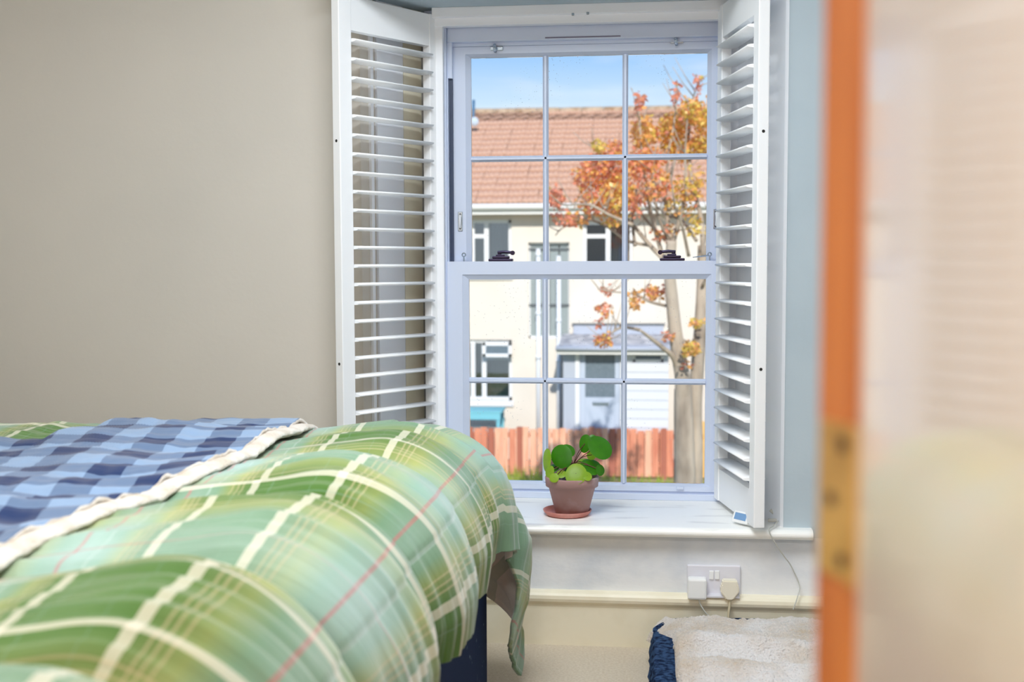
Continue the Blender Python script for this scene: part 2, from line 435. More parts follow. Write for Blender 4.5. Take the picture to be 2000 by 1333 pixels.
def nz(x, y, z=0.0): return noise.noise(Vector((x, y, z)))

# ================================================================== the room
X_L, X_R, Y_D, CEIL = -2.30, 1.35, -2.676, 2.30
JX = 0.0957                                  # face of the door lining beside the camera
CORNER_L = (-0.800, 0.140)                   # left corner of the window opening
SOF = 1.815
Z_SILL = 0.3385
# floor of bedroom and hall
structure('floor', B(((X_L - .2, Y_D - .27, -0.1), (X_R + .2, 0.5, 0.0))), 'carpet', 'beige short pile carpet on the bedroom floor', 'floor')
structure('floor_hall', B(((-1.3, -4.6, -0.1), (1.2, Y_D - .27, 0.0))), 'hall_floor', 'plain tan floor of the hall outside the bedroom', 'floor')
structure('ceiling', B(((X_L - .2, -4.6, CEIL), (X_R + .2, 0.5, CEIL + .1))), 'ceiling_white', 'plain white ceiling above bedroom and hall', 'ceiling')
bm = bmesh.new()
prism(bm, [CORNER_L, (-0.655, 0.375), (-0.655, 0.5), (X_L, 0.5), (X_L, 0.140)], 0, CEIL)
structure('wall_window_left', bm, 'wall_beige', 'plain warm beige wall behind the bed beside the window', 'wall')
bm = bmesh.new()
prism(bm, [(0.389, 0.0), (X_R, 0.0), (X_R, 0.5), (0.283, 0.5), (0.283, 0.36)], 0.3105, CEIL)
structure('wall_window_right', bm, 'wall_cool_tint', 'pale wall between window and open pine door, tinted with the cool light', 'wall')
structure('wall_below_window', B(((-0.86, 0.0, 0.0), (X_R, 0.5, 0.3105))), 'wall_patchy', 'patchily painted white wall under the window sill', 'wall')
structure('wall_above_window', B(((-0.86, 0.0, SOF), (0.389, 0.5, CEIL))), 'wall_cool_tint', 'white head of the window opening above the shutters', 'wall')
structure('wall_left', B(((X_L - .2, Y_D - .27, 0), (X_L, 0.5, CEIL))), 'wall_beige', 'beige side wall at the head of the bed', 'wall')
structure('wall_right', B(((X_R, Y_D - .27, 0), (X_R + .2, 0.5, CEIL))), 'wall_cool_tint', 'pale side wall behind the open door', 'wall')
JL = JX - 0.80
structure('wall_door', B(((X_L, Y_D - .27, 0), (JL - .03, Y_D, CEIL)), ((JX + .03, Y_D - .27, 0), (X_R, Y_D, CEIL)), ((JL - .03, Y_D - .27, 2.03), (JX + .03, Y_D, CEIL))),
          'wall_beige', 'beige wall around the bedroom doorway', 'wall')
structure('wall_hall_back', B(((-1.3, -4.7, 0), (1.2, -4.6, CEIL))), 'hall_wall', 'warm cream wall at the back of the hall', 'wall')
structure('wall_hall_left', B(((-1.4, -4.7, 0), (-1.3, Y_D - .27, CEIL))), 'hall_wall', 'warm cream side wall of the hall', 'wall')
structure('wall_hall_right', B(((1.2, -4.7, 0), (1.3, Y_D - .27, CEIL))), 'hall_wall', 'warm cream side wall of the hall beside the doorway', 'wall')
# glossy cream door lining: flat board, then a small rounded hall-side moulding
fr = thing('door_1', 'glossy cream painted door lining beside the open pine door', 'door frame', (JX, Y_D, 0), kind='structure')
obj('lining_board', B(((JX, Y_D - .235, 0), (JX + .03, Y_D, 2.03)), bev=0.003), 'jamb_cream', fr)
bm = bmesh.new()
prism(bm, [(JX + .03, Y_D - .235), (JX + .002, Y_D - .237), (JX - .004, Y_D - .245), (JX - .003, Y_D - .256), (JX + .006, Y_D - .266), (JX + .03, Y_D - .275)], 0, 2.06)
obj('architrave', bm, 'jamb_cream', fr)
obj('lining_board', B(((JL - .03, Y_D - .27, 0), (JL, Y_D, 2.03)), bev=0.003), 'jamb_cream', fr)
obj('lining_head', B(((JL, Y_D - .27, 2.0), (JX, Y_D, 2.03))), 'jamb_cream', fr)

# ---- window board (sill), with rounded nose and a horn past the corner of the opening
bm = bmesh.new()
nose = [(-.022 - .020 * math.sin(a), Z_SILL - .014 + .014 * math.cos(a)) for a in [math.pi * k / 10 for k in range(11)]]
prism(bm, [(0.40, Z_SILL)] + nose + [(0.40, Z_SILL - .028)], -0.86, 0.30, 'X')
n2 = [(y, z) for y, z in nose]
prism(bm, [(0.0, Z_SILL)] + n2 + [(0.0, Z_SILL - .028)], 0.30, 0.463, 'X')
bx(bm, (0.30, 0.0, Z_SILL - .028), (0.388, 0.3, Z_SILL))
sill = structure('trim_1', bm, 'sill_white', 'white painted window sill board with a rounded front edge', 'window sill')
# ---- skirting with a moulded top
bm = bmesh.new()
sk = [(0, 0), (-.020, 0), (-.020, .108), (-.0215, .114), (-.024, .118), (-.029, .124), (-.031, .132), (-.029, .141), (-.023, .147), (-.012, .1505), (0, .1515)]
prism(bm, sk, -0.86, X_R, 'X')
structure('baseboard_window', bm, 'skirting_cream', 'cream skirting board with a rounded moulding under the window', 'skirting board', smooth=False)
# ---- boards on the left reveal seen through the louvres
def along(t, off=0.0):
    a, b = Vector(CORNER_L), Vector((-0.655, 0.375)); d = (b - a)
    n = Vector((d.y, -d.x)).normalized()
    p = a + d * t + n * off
    return (p.x, p.y)
bm = bmesh.new()
prism(bm, [along(.12, .0), along(.12, .010), along(.16, .010), along(.16, 0)], Z_SILL, SOF)
structure('trim_2', bm, 'gloss_white', 'slim white bead beside the left reveal board', 'trim')
bm = bmesh.new()
prism(bm, [along(.22, .0), along(.22, .008), along(.62, .008), along(.62, 0)], Z_SILL, SOF)
structure('trim_3', bm, 'gloss_white', 'white flat board lining the left window reveal', 'trim')
bm = bmesh.new()
prism(bm, [along(.64, .0), along(.64, .004), along(.93, .004), along(.93, 0)], Z_SILL, SOF)
structure('trim_6', bm, 'skirting_cream', 'cream strip between the left reveal board and the shutter frame', 'trim')
bm = bmesh.new()
prism(bm, [(.3885, -.001), (.3805, .010), (.283, .318), (.290, .322)], Z_SILL, SOF)
structure('trim_5', bm, 'gloss_white', 'white board lining the right window reveal', 'trim')
# ---- white hanging frame of the shutters round the window
bm = bmesh.new()
FL, FR = -0.619, 0.262
for lo, hi in (((FL, .318, Z_SILL), (FL + .030, .345, 1.792)), ((FR - .010, .318, Z_SILL), (FR + .03, .345, 1.792)), ((FL, .316, 1.762), (FR + .03, .345, SOF)),
               ((FL, .300, 1.786), (FR + .03, .33, SOF))):
    bx(bm, lo, hi, .002)
structure('trim_4', bm, 'gloss_white', 'white timber frame that the shutters hang from', 'shutter frame')

# ================================================================== the sash window
win = thing('window_1', 'white sash window with two six-pane sashes and georgian bars', 'window', (-.16, .40, Z_SILL), kind='structure')
WX0, WX1 = -0.600, 0.272
YF = 0.345
# outer frame: jambs, head, cill
obj('frame_jamb', B(((WX0 - .05, YF, Z_SILL), (-0.5835, .47, SOF)), bev=.002), 'upvc_white', win)
obj('frame_jamb', B(((0.2545, YF, Z_SILL), (WX1 + .02, .47, SOF)), bev=.002), 'upvc_white', win)
hd = obj('frame_head', B(((-0.5835, YF + .012, 1.722), (0.2545, .47, 1.80)), ((-0.5835, YF + .03, 1.712), (0.2545, .47, 1.724)), bev=.003), 'upvc_white', win)
obj('vent_slot', B(((-0.285, YF + .0105, 1.727), (-0.060, YF + .0135, 1.7305))), 'slot_shade', hd)
obj('frame_cill', B(((-0.5835, YF - .012, Z_SILL), (0.2545, .50, Z_SILL + .020)), ((-0.5835, YF, Z_SILL + .018), (0.2545, .47, Z_SILL + .026)), bev=.002), 'upvc_white', win)
for x0, x1 in ((-.5835, -.568), (.2395, .2545)):
    obj('jamb_track', B(((x0, .372, 1.0), (x1, .380, 1.615)), bev=.001), 'track_dark', win)
    obj('track_lip', B(((x0 if x0 < 0 else x1 - .004, .352, 1.0), (x0 + .004 if x0 < 0 else x1, .380, 1.615)), bev=.001), 'upvc_white', win)
    obj('jamb_cover', B(((x0, .360, 1.615), (x1, .380, 1.722)), bev=.001), 'upvc_white', win)

def sash(name, gx, gz, out, y0, y1, bar=.0175):
    """gx, gz: glass limits and bar centres; out: outer rectangle"""
    gx0, gxa, gxb, gx1 = gx; gz0, gza, gz1 = gz; ox0, ox1, oz0, oz1 = out
    ymid = (y0 + y1) / 2
    sash_o = obj(name, B(((ox0, y0, oz0), (ox0 + (gx0 - ox0) * .72, y1, oz1)), ((gx1 + (ox1 - gx1) * .28, y0, oz0), (ox1, y1, oz1))), 'upvc_white', win)
    obj('top_rail', B(((ox0 + (gx0 - ox0) * .72, y0, gz1 + (oz1 - gz1) * .28), (gx1 + (ox1 - gx1) * .28, y1, oz1))), 'upvc_white', sash_o)
    obj('bottom_rail', B(((ox0 + (gx0 - ox0) * .72, y0, oz0), (gx1 + (ox1 - gx1) * .28, y1, gz0 - (gz0 - oz0) * .28))), 'upvc_white', sash_o)
    # chamfered glazing bead all round
    bm = bmesh.new()
    m = .0
    a0, a1, c0, c1 = ox0 + (gx0 - ox0) * .72, gx1 + (ox1 - gx1) * .28, gz0 - (gz0 - oz0) * .28, gz1 + (oz1 - gz1) * .28
    outer = [(a0, c0), (a1, c0), (a1, c1), (a0, c1)]; inner = [(gx0, gz0), (gx1, gz0), (gx1, gz1), (gx0, gz1)]
    vo = [bm.verts.new((x, y0 + .002, z)) for x, z in outer]; vi = [bm.verts.new((x, y0 + .014, z)) for x, z in inner]
    vb = [bm.verts.new((x, ymid + .004, z)) for x, z in inner]
    for i in range(4):
        k = (i + 1) % 4
        bm.faces.new((vo[i], vo[k], vi[k], vi[i])); bm.faces.new((vi[i], vi[k], vb[k], vb[i]))
    obj('glazing_bead', bm, 'upvc_white', sash_o)
    def barbox(lo, hi, vertical):
        # a moulded bar: wide back, narrow ridge in front
        bm = bmesh.new()
        w = bar / 2
        prof = [(-w, ymid + .004), (-w, y0 + .016), (-w * .55, y0 + .011), (-w * .35, y0 + .006), (w * .35, y0 + .006), (w * .55, y0 + .011), (w, y0 + .016), (w, ymid + .004)]
        if vertical: prism(bm, [(lo[0] + p, q) for p, q in prof], lo[1], hi, 'Z')
        else: prism(bm, [(q, lo[1] + p) for p, q in prof], lo[0], hi, 'X')
        return bm
    for gxx in (gxa, gxb): obj('glazing_bar', barbox((gxx, gz0), gz1, True), 'upvc_white', sash_o)
    obj('glazing_bar', barbox((gx0, gza), gx1, False), 'upvc_white', sash_o)
    xs = [gx0, gxa, gxb, gx1]; zs = [gz0, gza, gz1]
    for i in range(3):
        for j in range(2):
            obj('pane', B(((xs[i], ymid + .0045, zs[j]), (xs[i + 1], ymid + .0085, zs[j + 1]))), 'window_glass', sash_o)
    return sash_o
lower = sash('lower_sash', (-.5192, -.2861, -.0468, .1965), (.3866, .6966, 1.0062), (-.5835, .2505, Z_SILL + .0265, 1.061), .340, .378)
upper = sash('upper_sash', (-.5155, -.2870, -.0460, .1985), (1.0500, 1.3743, 1.6810), (-.5690, .2400, 1.012, 1.7115), .382, .420)
# catches on the meeting rail
def catch(px, flip):
    c = un(px, 506, Y=.352); x, z = c.x, 1.061
    b = obj('sash_catch', B(((x - .037, .342, z), (x + .037, .374, z + .008)), ((x - .026, .346, z + .008), (x + .026, .372, z + .016)), ((x - .015, .350, z + .015), (x + .012, .368, z + .021)), bev=.0025), 'metal_dark', lower)
    bm = bmesh.new()
    sg = -1 if flip else 1
    tube(bm, [(x - sg * .010, .355, z + .0275), (x + sg * .012, .355, z + .0285), (x + sg * .036, .354, z + .0265)], [.0040, .0048, .0042], 8)
    tube(bm, [(x + sg * .036, .346, z + .0255), (x + sg * .036, .362, z + .0255)], .0070, 10)
    tube(bm, [(x - sg * .004, .357, z + .010), (x - sg * .004, .357, z + .0285)], .006, 10)
    obj('catch_lever', bm, 'metal_dark', b, smooth=False)
catch(978, False); catch(1313, True)
def ring(px, py, Y, parent, stick=None):
    c = un(px, py, Y=Y)
    bm = bmesh.new()
    n = 12
    tube(bm, [c + Vector((.0052 * math.cos(2 * math.pi * k / n), 0, .0052 * math.sin(2 * math.pi * k / n))) for k in range(n + 1)], .0022, 6, cap=False)
    tube(bm, [c + Vector((0, 0, -.005)), Vector((c.x, c.y, 1.059))], .0025, 6)
    if stick: tube(bm, [c + Vector((-.004, 0, -.003)), c + Vector((-.050, -.002, -.009))], [.0028, .0016], 6)
    obj('restrictor', bm, 'chrome', parent)
ring(906, 498, .355, lower); ring(1386, 497, .355, lower, True)
# pull hooks on the top rail and finger slots on the stiles of the upper sash
for px, py in ((970, 95), (1322, 81)):
    c = un(px, py, Y=.382)
    k = obj('hook_plate', B(((c.x - .020, c.y - .003, c.z - .006), (c.x + .020, c.y + .001, c.z + .006)), bev=.0028), 'chrome', upper)
    bm = bmesh.new()
    tube(bm, spline([(c.x - .004, c.y, c.z + .004), (c.x - .004, c.y - .016, c.z + .008), (c.x - .003, c.y - .022, c.z - .004), (c.x - .002, c.y - .014, c.z - .012)], 5), .0052, 8)
    obj('pull_hook', bm, 'chrome', upper)
for px, py in ((899, 433), (1398, 428)):
    c = un(px, py, Y=.382)
    sl = obj('finger_slot', B(((c.x - .0075, c.y - .0025, c.z - .030), (c.x + .0075, c.y + .001, c.z + .030)), bev=.004), 'chrome', upper)
    bm = bmesh.new()
    tube(bm, spline([(c.x, c.y - .002, c.z + .020), (c.x + .001, c.y - .009, c.z + .008), (c.x + .001, c.y - .009, c.z - .008), (c.x, c.y - .002, c.z - .020)], 4), .0024, 6)
    obj('slot_bar', bm, 'gloss_white', upper)
    for dz in (.021, -.021):
        obj('slot_screw', B(((c.x - .003, c.y - .0035, c.z + dz - .003), (c.x + .003, c.y - .002, c.z + dz + .003)), bev=.001), 'hole_dark', upper)
c = un(1328, 953, Y=.340)
obj('tilt_tab', B(((c.x - .011, .332, c.z - .005), (c.x + .011, .342, c.z + .004)), bev=.002), 'upvc_white', lower)
for px, py in ((1119, 28), (1148, 26)):
    c = un(px, py, Y=.300)
    obj('frame_screw', B(((c.x - .004, .298, c.z - .004), (c.x + .004, .302, c.z + .004)), bev=.0015), 'chrome', win)

# ================================================================== plantation shutters
S, ZT, ZB, ZTOP = 0.0522, 1.675, 0.3517, 1.797
STL = 0.047
bm = bmesh.new()
N = 16
LSPAN = 0.3150
prof = [(.0315 * math.cos(2 * math.pi * k / N), .0052 * math.copysign(abs(math.sin(2 * math.pi * k / N)) ** .8, math.sin(2 * math.pi * k / N))) for k in range(N)]
ra = [bm.verts.new((.0015, y, z)) for y, z in prof]; rb = [bm.verts.new((LSPAN - .0015, y, z)) for y, z in prof]
bm.faces.new(ra); bm.faces.new(rb[::-1])
for k in range(N): bm.faces.new((ra[k], rb[k], rb[(k + 1) % N], ra[(k + 1) % N])).smooth = True
bmesh.ops.recalc_face_normals(bm, faces=bm.faces)
louvre_mesh = mesh_of('louvre', bm, 'shutter_white')
bm = bmesh.new(); bx(bm, (-.004, -.006, -.0035), (.010, .006, .0035), .001)
pin_mesh = mesh_of('louvre_pin', bm, 'chrome')
def shutter(label, H, d, n_first):
    rz = math.atan2(d[1], d[0])
    t = thing('plantation_shutter', label, 'window shutter', (H[0], H[1], ZB), rz, None)
    W = 2 * STL + LSPAN
    L = lambda name, bm_, mat='shutter_white': obj(name, bm_, mat, t, local=True)
    h = ZTOP - ZB
    L('stile', B(((0, -.015, 0), (STL, .015, h)), bev=.0025))
    free = L('stile', B(((W - STL, -.015, 0), (W, .015, h)), bev=.0025))
    L('top_rail', B(((STL, -.0125, ZT + .027 - ZB), (W - STL, .0125, h - .001)), bev=.001))
    L('bottom_rail', B(((STL, -.0125, .001), (W - STL, .0125, ZT - 23 * S - .027 - ZB)), bev=.001))
    for i in range(24):
        o = obj('louvre', louvre_mesh, None, t, local=True)
        o.location = (STL, 0, ZT - i * S - ZB)
        o.rotation_euler = (random.uniform(-.012, .012), 0, 0)
    for z in (0.885 + .51, 0.40 + .375):     # bolt holes in the free edge
        bm_ = bmesh.new(); tube(bm_, [(W - .004, 0, z - ZB + .30 * 0), (W + .0006, 0, z - ZB)], .0042, 12)
        obj('edge_hole', bm_, 'hole_dark', free, local=True)
    return t
def pt_z(px, py, X, Y): return un(px, py, Y=Y).z
dl = Vector((-.549, -.836)).normalized(); dr = Vector((.194, -.981)).normalized()
HL = (-.637 - dl.x * STL, .3053 - dl.y * STL); HR = (.2465 - dr.x * STL, .2781 - dr.y * STL)
shutter('white louvred shutter folded back towards the bed, half hidden by the duvet', HL, dl, 0)
shutter('white louvred shutter folded back beside the open pine door, above a small display', HR, dr, 0)

# ================================================================== bed
BX, BY0, BY1 = -0.365, -2.10, -0.425         # foot face, near and far side of the divan
bed = thing('divan_bed', 'navy speckled fabric divan bed base under the green plaid duvet', 'bed', (-1.3, -1.27, 0))
obj('divan_base', B(((-2.22, BY0, .03), (BX, BY1, .33)), bev=.012), 'divan_navy', bed)
for x in (-2.1, -.5):
    for y in (BY0 + .12, BY1 - .12):
        bm = bmesh.new(); tube(bm, [(x, y, 0), (x, y, .032)], .025, 12)
        obj('foot', bm, 'track_dark', bed)
mt = tag(obj('mattress', B(((-2.22, BY0 + .01, .331), (BX - .03, BY1 - .01, .565)), bev=.05), 'mattress'), 'white mattress lying on the navy divan base, hidden by the duvet', 'mattress')

ZD = 0.656                                    # top of the duvet between its puffs
UX, RU = -0.555, 0.205                        # where the foot edge starts to fall, radius
VY, RV = -0.60, 0.165
VAL = [-2.55, -2.20, -1.83, -1.40, -1.00, -0.70, -0.44, -0.20, 0.05, .3, .6]   # quilting valleys across the bed
def puff(u, v):
    """height of the quilted channels; u metres beyond the foot edge start, v cloth position across"""
    vv = v + .030 * nz(u * 2.2, v * 1.1, 3.1) + .05 * (u if u > 0 else u * .4)
    h = 0.0
    for a, b in zip(VAL, VAL[1:]):
        if a <= vv < b:
            t = (vv - a) / (b - a); w = b - a
            h = (1 - abs(2 * t - 1) ** 2.4) ** 0.54 * min(1.0, w / .36)
    fade = min(1.0, max(0.0, (u + .34) / .38))
    return h * (.010 + .058 * fade)
def duvet_base(cu, cv):
    """cu, cv are cloth positions in metres (X at the foot, Y across)"""
    du, dv = max(0.0, cu - UX), max(0.0, cv - VY)
    def fall(d, r):
        arc = r * math.pi / 2
        return (r * math.sin(d / r), r * (1 - math.cos(d / r))) if d < arc else (r, r + d - arc)
    if du > 0 and dv > 0:
        d = math.hypot(du, dv); ph = math.atan2(dv, du)
        r = RU + (RV - RU) * (ph / (math.pi / 2))
        o, dz = fall(d, r)
        flare = .135 * max(0.0, math.sin(2 * ph)) ** 1.3 * min(1.0, d / .38)
        rip = .022 * math.sin(ph * 9 + .6) * min(1.0, max(0.0, d - .25) / .3)
        o += flare + rip
        x, y, z = UX + o * math.cos(ph), VY + o * math.sin(ph), ZD - dz
        nrm = Vector((math.cos(ph), math.sin(ph), max(0.0, 1 - d / (r * 1.5))))
    elif du > 0:
        o, dz = fall(du, RU); x, y, z = UX + o, cv, ZD - dz
        a = min(du / RU, math.pi / 2); nrm = Vector((math.sin(a), 0, math.cos(a)))
        bulge = max(0.0, du - .30); x -= bulge * .16
    elif dv > 0:
        o, dz = fall(dv, RV); x, y, z = cu, VY + o, ZD - dz
        a = min(dv / RV, math.pi / 2); nrm = Vector((0, math.sin(a), math.cos(a)))
    else:
        x, y, z = cu, cv, ZD; nrm = Vector((0, 0, 1))
    return Vector((x, y, z)), nrm.normalized()
CU0, CU1 = -1.95, UX + .56
CV0, CV1 = -2.38, VY + .46
def duvet_uv(a, b):
    a = a ** .62 if a > 0 else 0              # denser rows at the foot
    return CU0 + (CU1 - CU0) * a, CV0 + (CV1 - CV0) * b
def duvet_pt(cu, cv):
    p, n = duvet_base(cu, cv)
    du = cu - UX
    h = puff(du, cv)
    fine = .0075 * nz(cu * 3.5, cv * 20.0, .3) + .0045 * nz(cu * 6.0, cv * 46.0, 1.7) + .008 * nz(cu * 6, cv * 6, 4.4)
    fine += .006 * max(0.0, 1 - h / .022) * nz(cu * 30, cv * 9, 2.8)
    ck = max(0.0, min(1.0, (du + .25) / .3))
    fine += ck * (.014 * (abs(nz(cu * 2.4, cv * 12.0, 5.5)) - .22) + .010 * (abs(nz(cu * 4.0 + cv * 2, cv * 24.0, 9.5)) - .22))
    hemk = max(0.0, min(1.0, (CU1 - cu) / .12)) if du > 0 else 1.0
    q = p + n * (h * (0.25 + .75 * hemk) + fine)
    # soft general lie of the bedding
    if du < .2: q.z += .014 * nz(cu * 1.7, cv * 1.5, 8.0)
    q.z += .040 * max(0.0, min(1.0, (-1.05 - cu) / .3)) * math.exp(-((cv + .74) / .22) ** 2)
    return q
def hem_cut(cu, cv):
    """the foot hem hangs a little unevenly"""
    k = max(0.0, min(1.0, (VY + .26 - cv) / .14)); k = k * k * (3 - 2 * k)
    return k * (.185 + .025 * nz(cv * 3.0, 2.0) + .05 * max(0.0, (-1.0 - cv)))
NU, NV = 330, 400
cloth = {}
def dfn(a, b):
    cu, cv = duvet_uv(a, b)
    if cu > UX + .2:
        cu = UX + .2 + (cu - UX - .2) * (1 - hem_cut(cu, cv) / .36)
    cloth[(round(a, 6), round(b, 6))] = (cu, cv)
    return duvet_pt(cu, cv)
bm = bmesh.new()
grid(bm, NU, NV, dfn, lambda a, b: (cloth[(round(a, 6), round(b, 6))][0] + 3.084, cloth[(round(a, 6), round(b, 6))][1] + 4.0))
duvet = tag(obj('duvet', bm, 'plaid_green'), 'puffy green plaid duvet with cream and red stripes, covering the bed', 'duvet')
duvet.data.materials.append(MATS['plaid_lining'])
sol = duvet.modifiers.new('lining', 'SOLIDIFY'); sol.thickness = .010; sol.offset = -1.0; sol.material_offset = 1; sol.material_offset_rim = 0
# blue check blanket lying on the duvet
def blanket_edge(v): return -0.835 + .06 * max(0, min(1, (v + 1.73) / .6)) + .004 * nz(v * 5, 5.5)
def blanket_far(x):                           # how far back the blanket reaches
    return (-0.30 if x > -1.02 else -0.30 - min(1.0, (-1.02 - x) / .20) * .62)
def blanket_pt(x, cv):
    p = duvet_pt(x, cv); k = min(1.0, max(0.0, (blanket_edge(cv) - x) / .16))
    fold = .020 * nz(x * 3.2 + cv * 1.2, cv * 7.0, 2.2) + .012 * nz(x * 5.0 - cv * 2, cv * 15.0, 6.1)
    hump = .028 * math.exp(-((cv + .80) / .20) ** 2) * max(0.0, min(1.0, (x + 1.25) / .25))
    p.z += .018 + .7 * fold * k + .006 + hump * (.35 + .65 * k)
    return p
bl_uv = {}
def bfn(a, b):
    cv = -2.36 + b * 2.1
    x1 = blanket_edge(cv); x = -1.90 + (x1 + 1.90) * a
    far = blanket_far(x)
    cv = -2.36 + b * (far + 2.36)
    bl_uv[(round(a, 6), round(b, 6))] = (x + .10 * cv + 5, cv + 5)
    return blanket_pt(x, cv)
bm = bmesh.new()
grid(bm, 170, 300, bfn, lambda a, b: bl_uv[(round(a, 6), round(b, 6))])
blanket = tag(obj('blanket', bm, 'gingham_blue'), 'blue checked fleece blanket with a cream border, spread over the duvet', 'blanket')
blanket.data.materials.append(MATS['sherpa'])
sol = blanket.modifiers.new('underside', 'SOLIDIFY'); sol.thickness = .008; sol.offset = -1.0; sol.material_offset = 1; sol.material_offset_rim = 1
# the rolled sherpa border along the edge
bm = bmesh.new()
path = []
for k in range(170):
    cv = -2.34 + 2.02 * k / 169
    p = blanket_pt(blanket_edge(cv) - .002, cv); path.append(p + Vector((.010, 0, -.013)))
zs_ = [p.z for p in path]
for i, p in enumerate(path):
    w_ = zs_[max(0, i - 8):i + 9]; p.z = .35 * zs_[i] + .65 * sum(w_) / len(w_)
SEG = 14
rows = []
for i, p in enumerate(path):
    t = (path[min(i + 1, len(path) - 1)] - path[max(i - 1, 0)]).normalized()
    side = Vector((0, 0, 1)).cross(t).normalized() * -1; upv = t.cross(side) * -1
    row = []
    for k in range(SEG):
        a = 2 * math.pi * k / SEG
        r = 1 + .14 * nz(i * .8, k * .8, 7.7)
        row.append(bm.verts.new(p + side * (.025 * r * math.cos(a)) + upv * (.0090 * r * math.sin(a))))
    rows.append(row)
for a, b in zip(rows, rows[1:]):
    for k in range(SEG): bm.faces.new((a[k], a[(k + 1) % SEG], b[(k + 1) % SEG], b[k])).smooth = True
bmesh.ops.recalc_face_normals(bm, faces=bm.faces)
tag(obj('border', bm, 'sherpa', blanket), 'cream sherpa border')

# ================================================================== pet bed in the corner by the socket
PX0, PX1, PY0, PY1, PZ = 0.040, 0.86, -0.78, -0.045, 0.118
pet = thing('pet_bed', 'fluffy cream fleece pet bed with navy shaggy side below the socket', 'pet bed', (.45, -.4, 0))
def outline(n, inset=0.0):
    pts = []
    r = .13
    for cx, cy, a0 in ((PX1 - r, PY1 - r, 0), (PX0 + r, PY1 - r, 90), (PX0 + r, PY0 + r, 180), (PX1 - r, PY0 + r, 270)):
        for k in range(n):
            a = math.radians(a0 + 90 * k / (n - 1))
            pts.append((cx + (r - inset) * math.cos(a), cy + (r - inset) * math.sin(a)))
    return pts
bm = bmesh.new()
ol = []
base = outline(14)
for i in range(len(base)):                    # resample sides
    a, b = Vector(base[i]), Vector(base[(i + 1) % len(base)])
    m = max(1, int((b - a).length / .008))
    for k in range(m): ol.append(a + (b - a) * (k / m))
rings = []
cen = Vector(((PX0 + PX1) / 2, (PY0 + PY1) / 2))
for j, z in enumerate([0, .012, .03, .045, .06, .075, .088, .098]):
    bul = .012 * math.sin(math.pi * min(1, z / .10))
    ring_ = []
    for i, p in enumerate(ol):
        d = (p - cen).normalized()
        q = p + d * (bul + .006 * nz(p.x * 60, p.y * 60, z * 90) + .004 * nz(p.x * 140, p.y * 140, z * 140))
        ring_.append(bm.verts.new((q.x, min(q.y, -.036), z)))
    rings.append(ring_)
for a, b in zip(rings, rings[1:]):
    for i in range(len(ol)): bm.faces.new((a[i], a[(i + 1) % len(ol)], b[(i + 1) % len(ol)], b[i])).smooth = True
bm.faces.new(rings[0][::-1])
bm.faces.new(rings[-1])
tag(obj('cushion', bm, 'shag_navy', pet), 'navy shaggy side')
def fleece_h(x, y):
    dx = min(x - PX0, PX1 - x); dy = min(y - PY0, PY1 - y)
    edge = max(0.0, min(dx, dy))
    h = PZ - .030 * (1 - min(1, edge / .10)) ** 2.2
    # a soft crease, and a thick turned-back fold towards the room
    h += .010 * nz(x * 6, y * 9, 2) + .012 * nz(x * 13 + y * 5, y * 17, 5)
    ln = y + .40 + .10 * (x - .1) + .015 * nz(x * 9, 4.0)
    h += .045 * math.exp(-(ln / .045) ** 2) * (1 if x > .07 else max(0, (x - .03) / .04))
    h += .03 * math.exp(-((ln + .13) / .05) ** 2)
    # woolly curls
    c = noise.voronoi(Vector((x * 80, y * 80, 0)))[0][0]
    h += .0105 * (1 - min(1.0, c * 1.3)) * (.5 + .5 * nz(x * 20, y * 20, 3)) + .003 * nz(x * 150, y * 150)
    return h
bm = bmesh.new()
def ffn(a, b):
    y = PY1 - .002 - b * (PY1 - PY0 - .004)
    r = .13
    inset = 0.0
    d = min(y - PY0, PY1 - y)
    if d < r: inset = r - math.sqrt(max(0, r * r - (r - d) ** 2))
    lx = PX0 + inset + (.068 if y < -.235 else .068 * max(0, (-.175 - y) / .06)) + .008 * nz(y * 14, 1) - .012
    x = lx + (PX1 - inset - lx) * a
    return Vector((x, y, fleece_h(x, y)))
vv = grid(bm, 270, 230, ffn)
# turn the rim down so that the fleece has a thick lip
for line, dx, dy in (([vv[0][j] for j in range(230)], -.010, 0), ([vv[i][0] for i in range(270)], 0, .004)):
    low = [bm.verts.new(v.co + Vector((dx, dy, -.024))) for v in line]
    for k in range(len(line) - 1):
        bm.faces.new((line[k], line[k + 1], low[k + 1], low[k])).smooth = True
bmesh.ops.recalc_face_normals(bm, faces=bm.faces)
obj('fleece_cover', bm, 'fleece_top', pet)

# ================================================================== socket, plugs, cables
a = un(1342, 1104, Y=-.009); b_ = un(1446, 1168, Y=-.009)
sx0, sx1, sz1, sz0 = a.x, b_.x, a.z, b_.z
sock = thing('wall_socket', 'white double wall socket on the skirting below the sill', 'socket', ((sx0 + sx1) / 2, 0, sz0))
obj('face_plate', B(((sx0, -.0095, sz0), (sx1, 0.0, sz1)), bev=.003), 'plate_white', sock)
obj('back_box', B(((sx0 + .004, -.034, sz0 + .004), (sx1 - .004, -.004, sz0 + .010)), bev=.001), 'plate_white', sock)
for px in (1389.5, 1400.5):
    c = un(px, 1124, Y=-.011)
    obj('rocker_switch', B(((c.x - .0062, -.0135, c.z - .012), (c.x + .0062, -.009, c.z + .012)), bev=.0015), 'plug_white', sock)
c0 = un(1343, 1129, Y=-.035); c1 = un(1380, 1171, Y=-.035)
ch = thing('usb_charger', 'white square plug-in charger in the double socket', 'charger', ((c0.x + c1.x) / 2, -.03, c1.z))
obj('charger_body', B(((c0.x, -.048, c1.z), (c1.x, -.0135, c0.z)), bev=.006), 'plug_white', ch)
bm = bmesh.new()
cx = (c0.x + c1.x) / 2
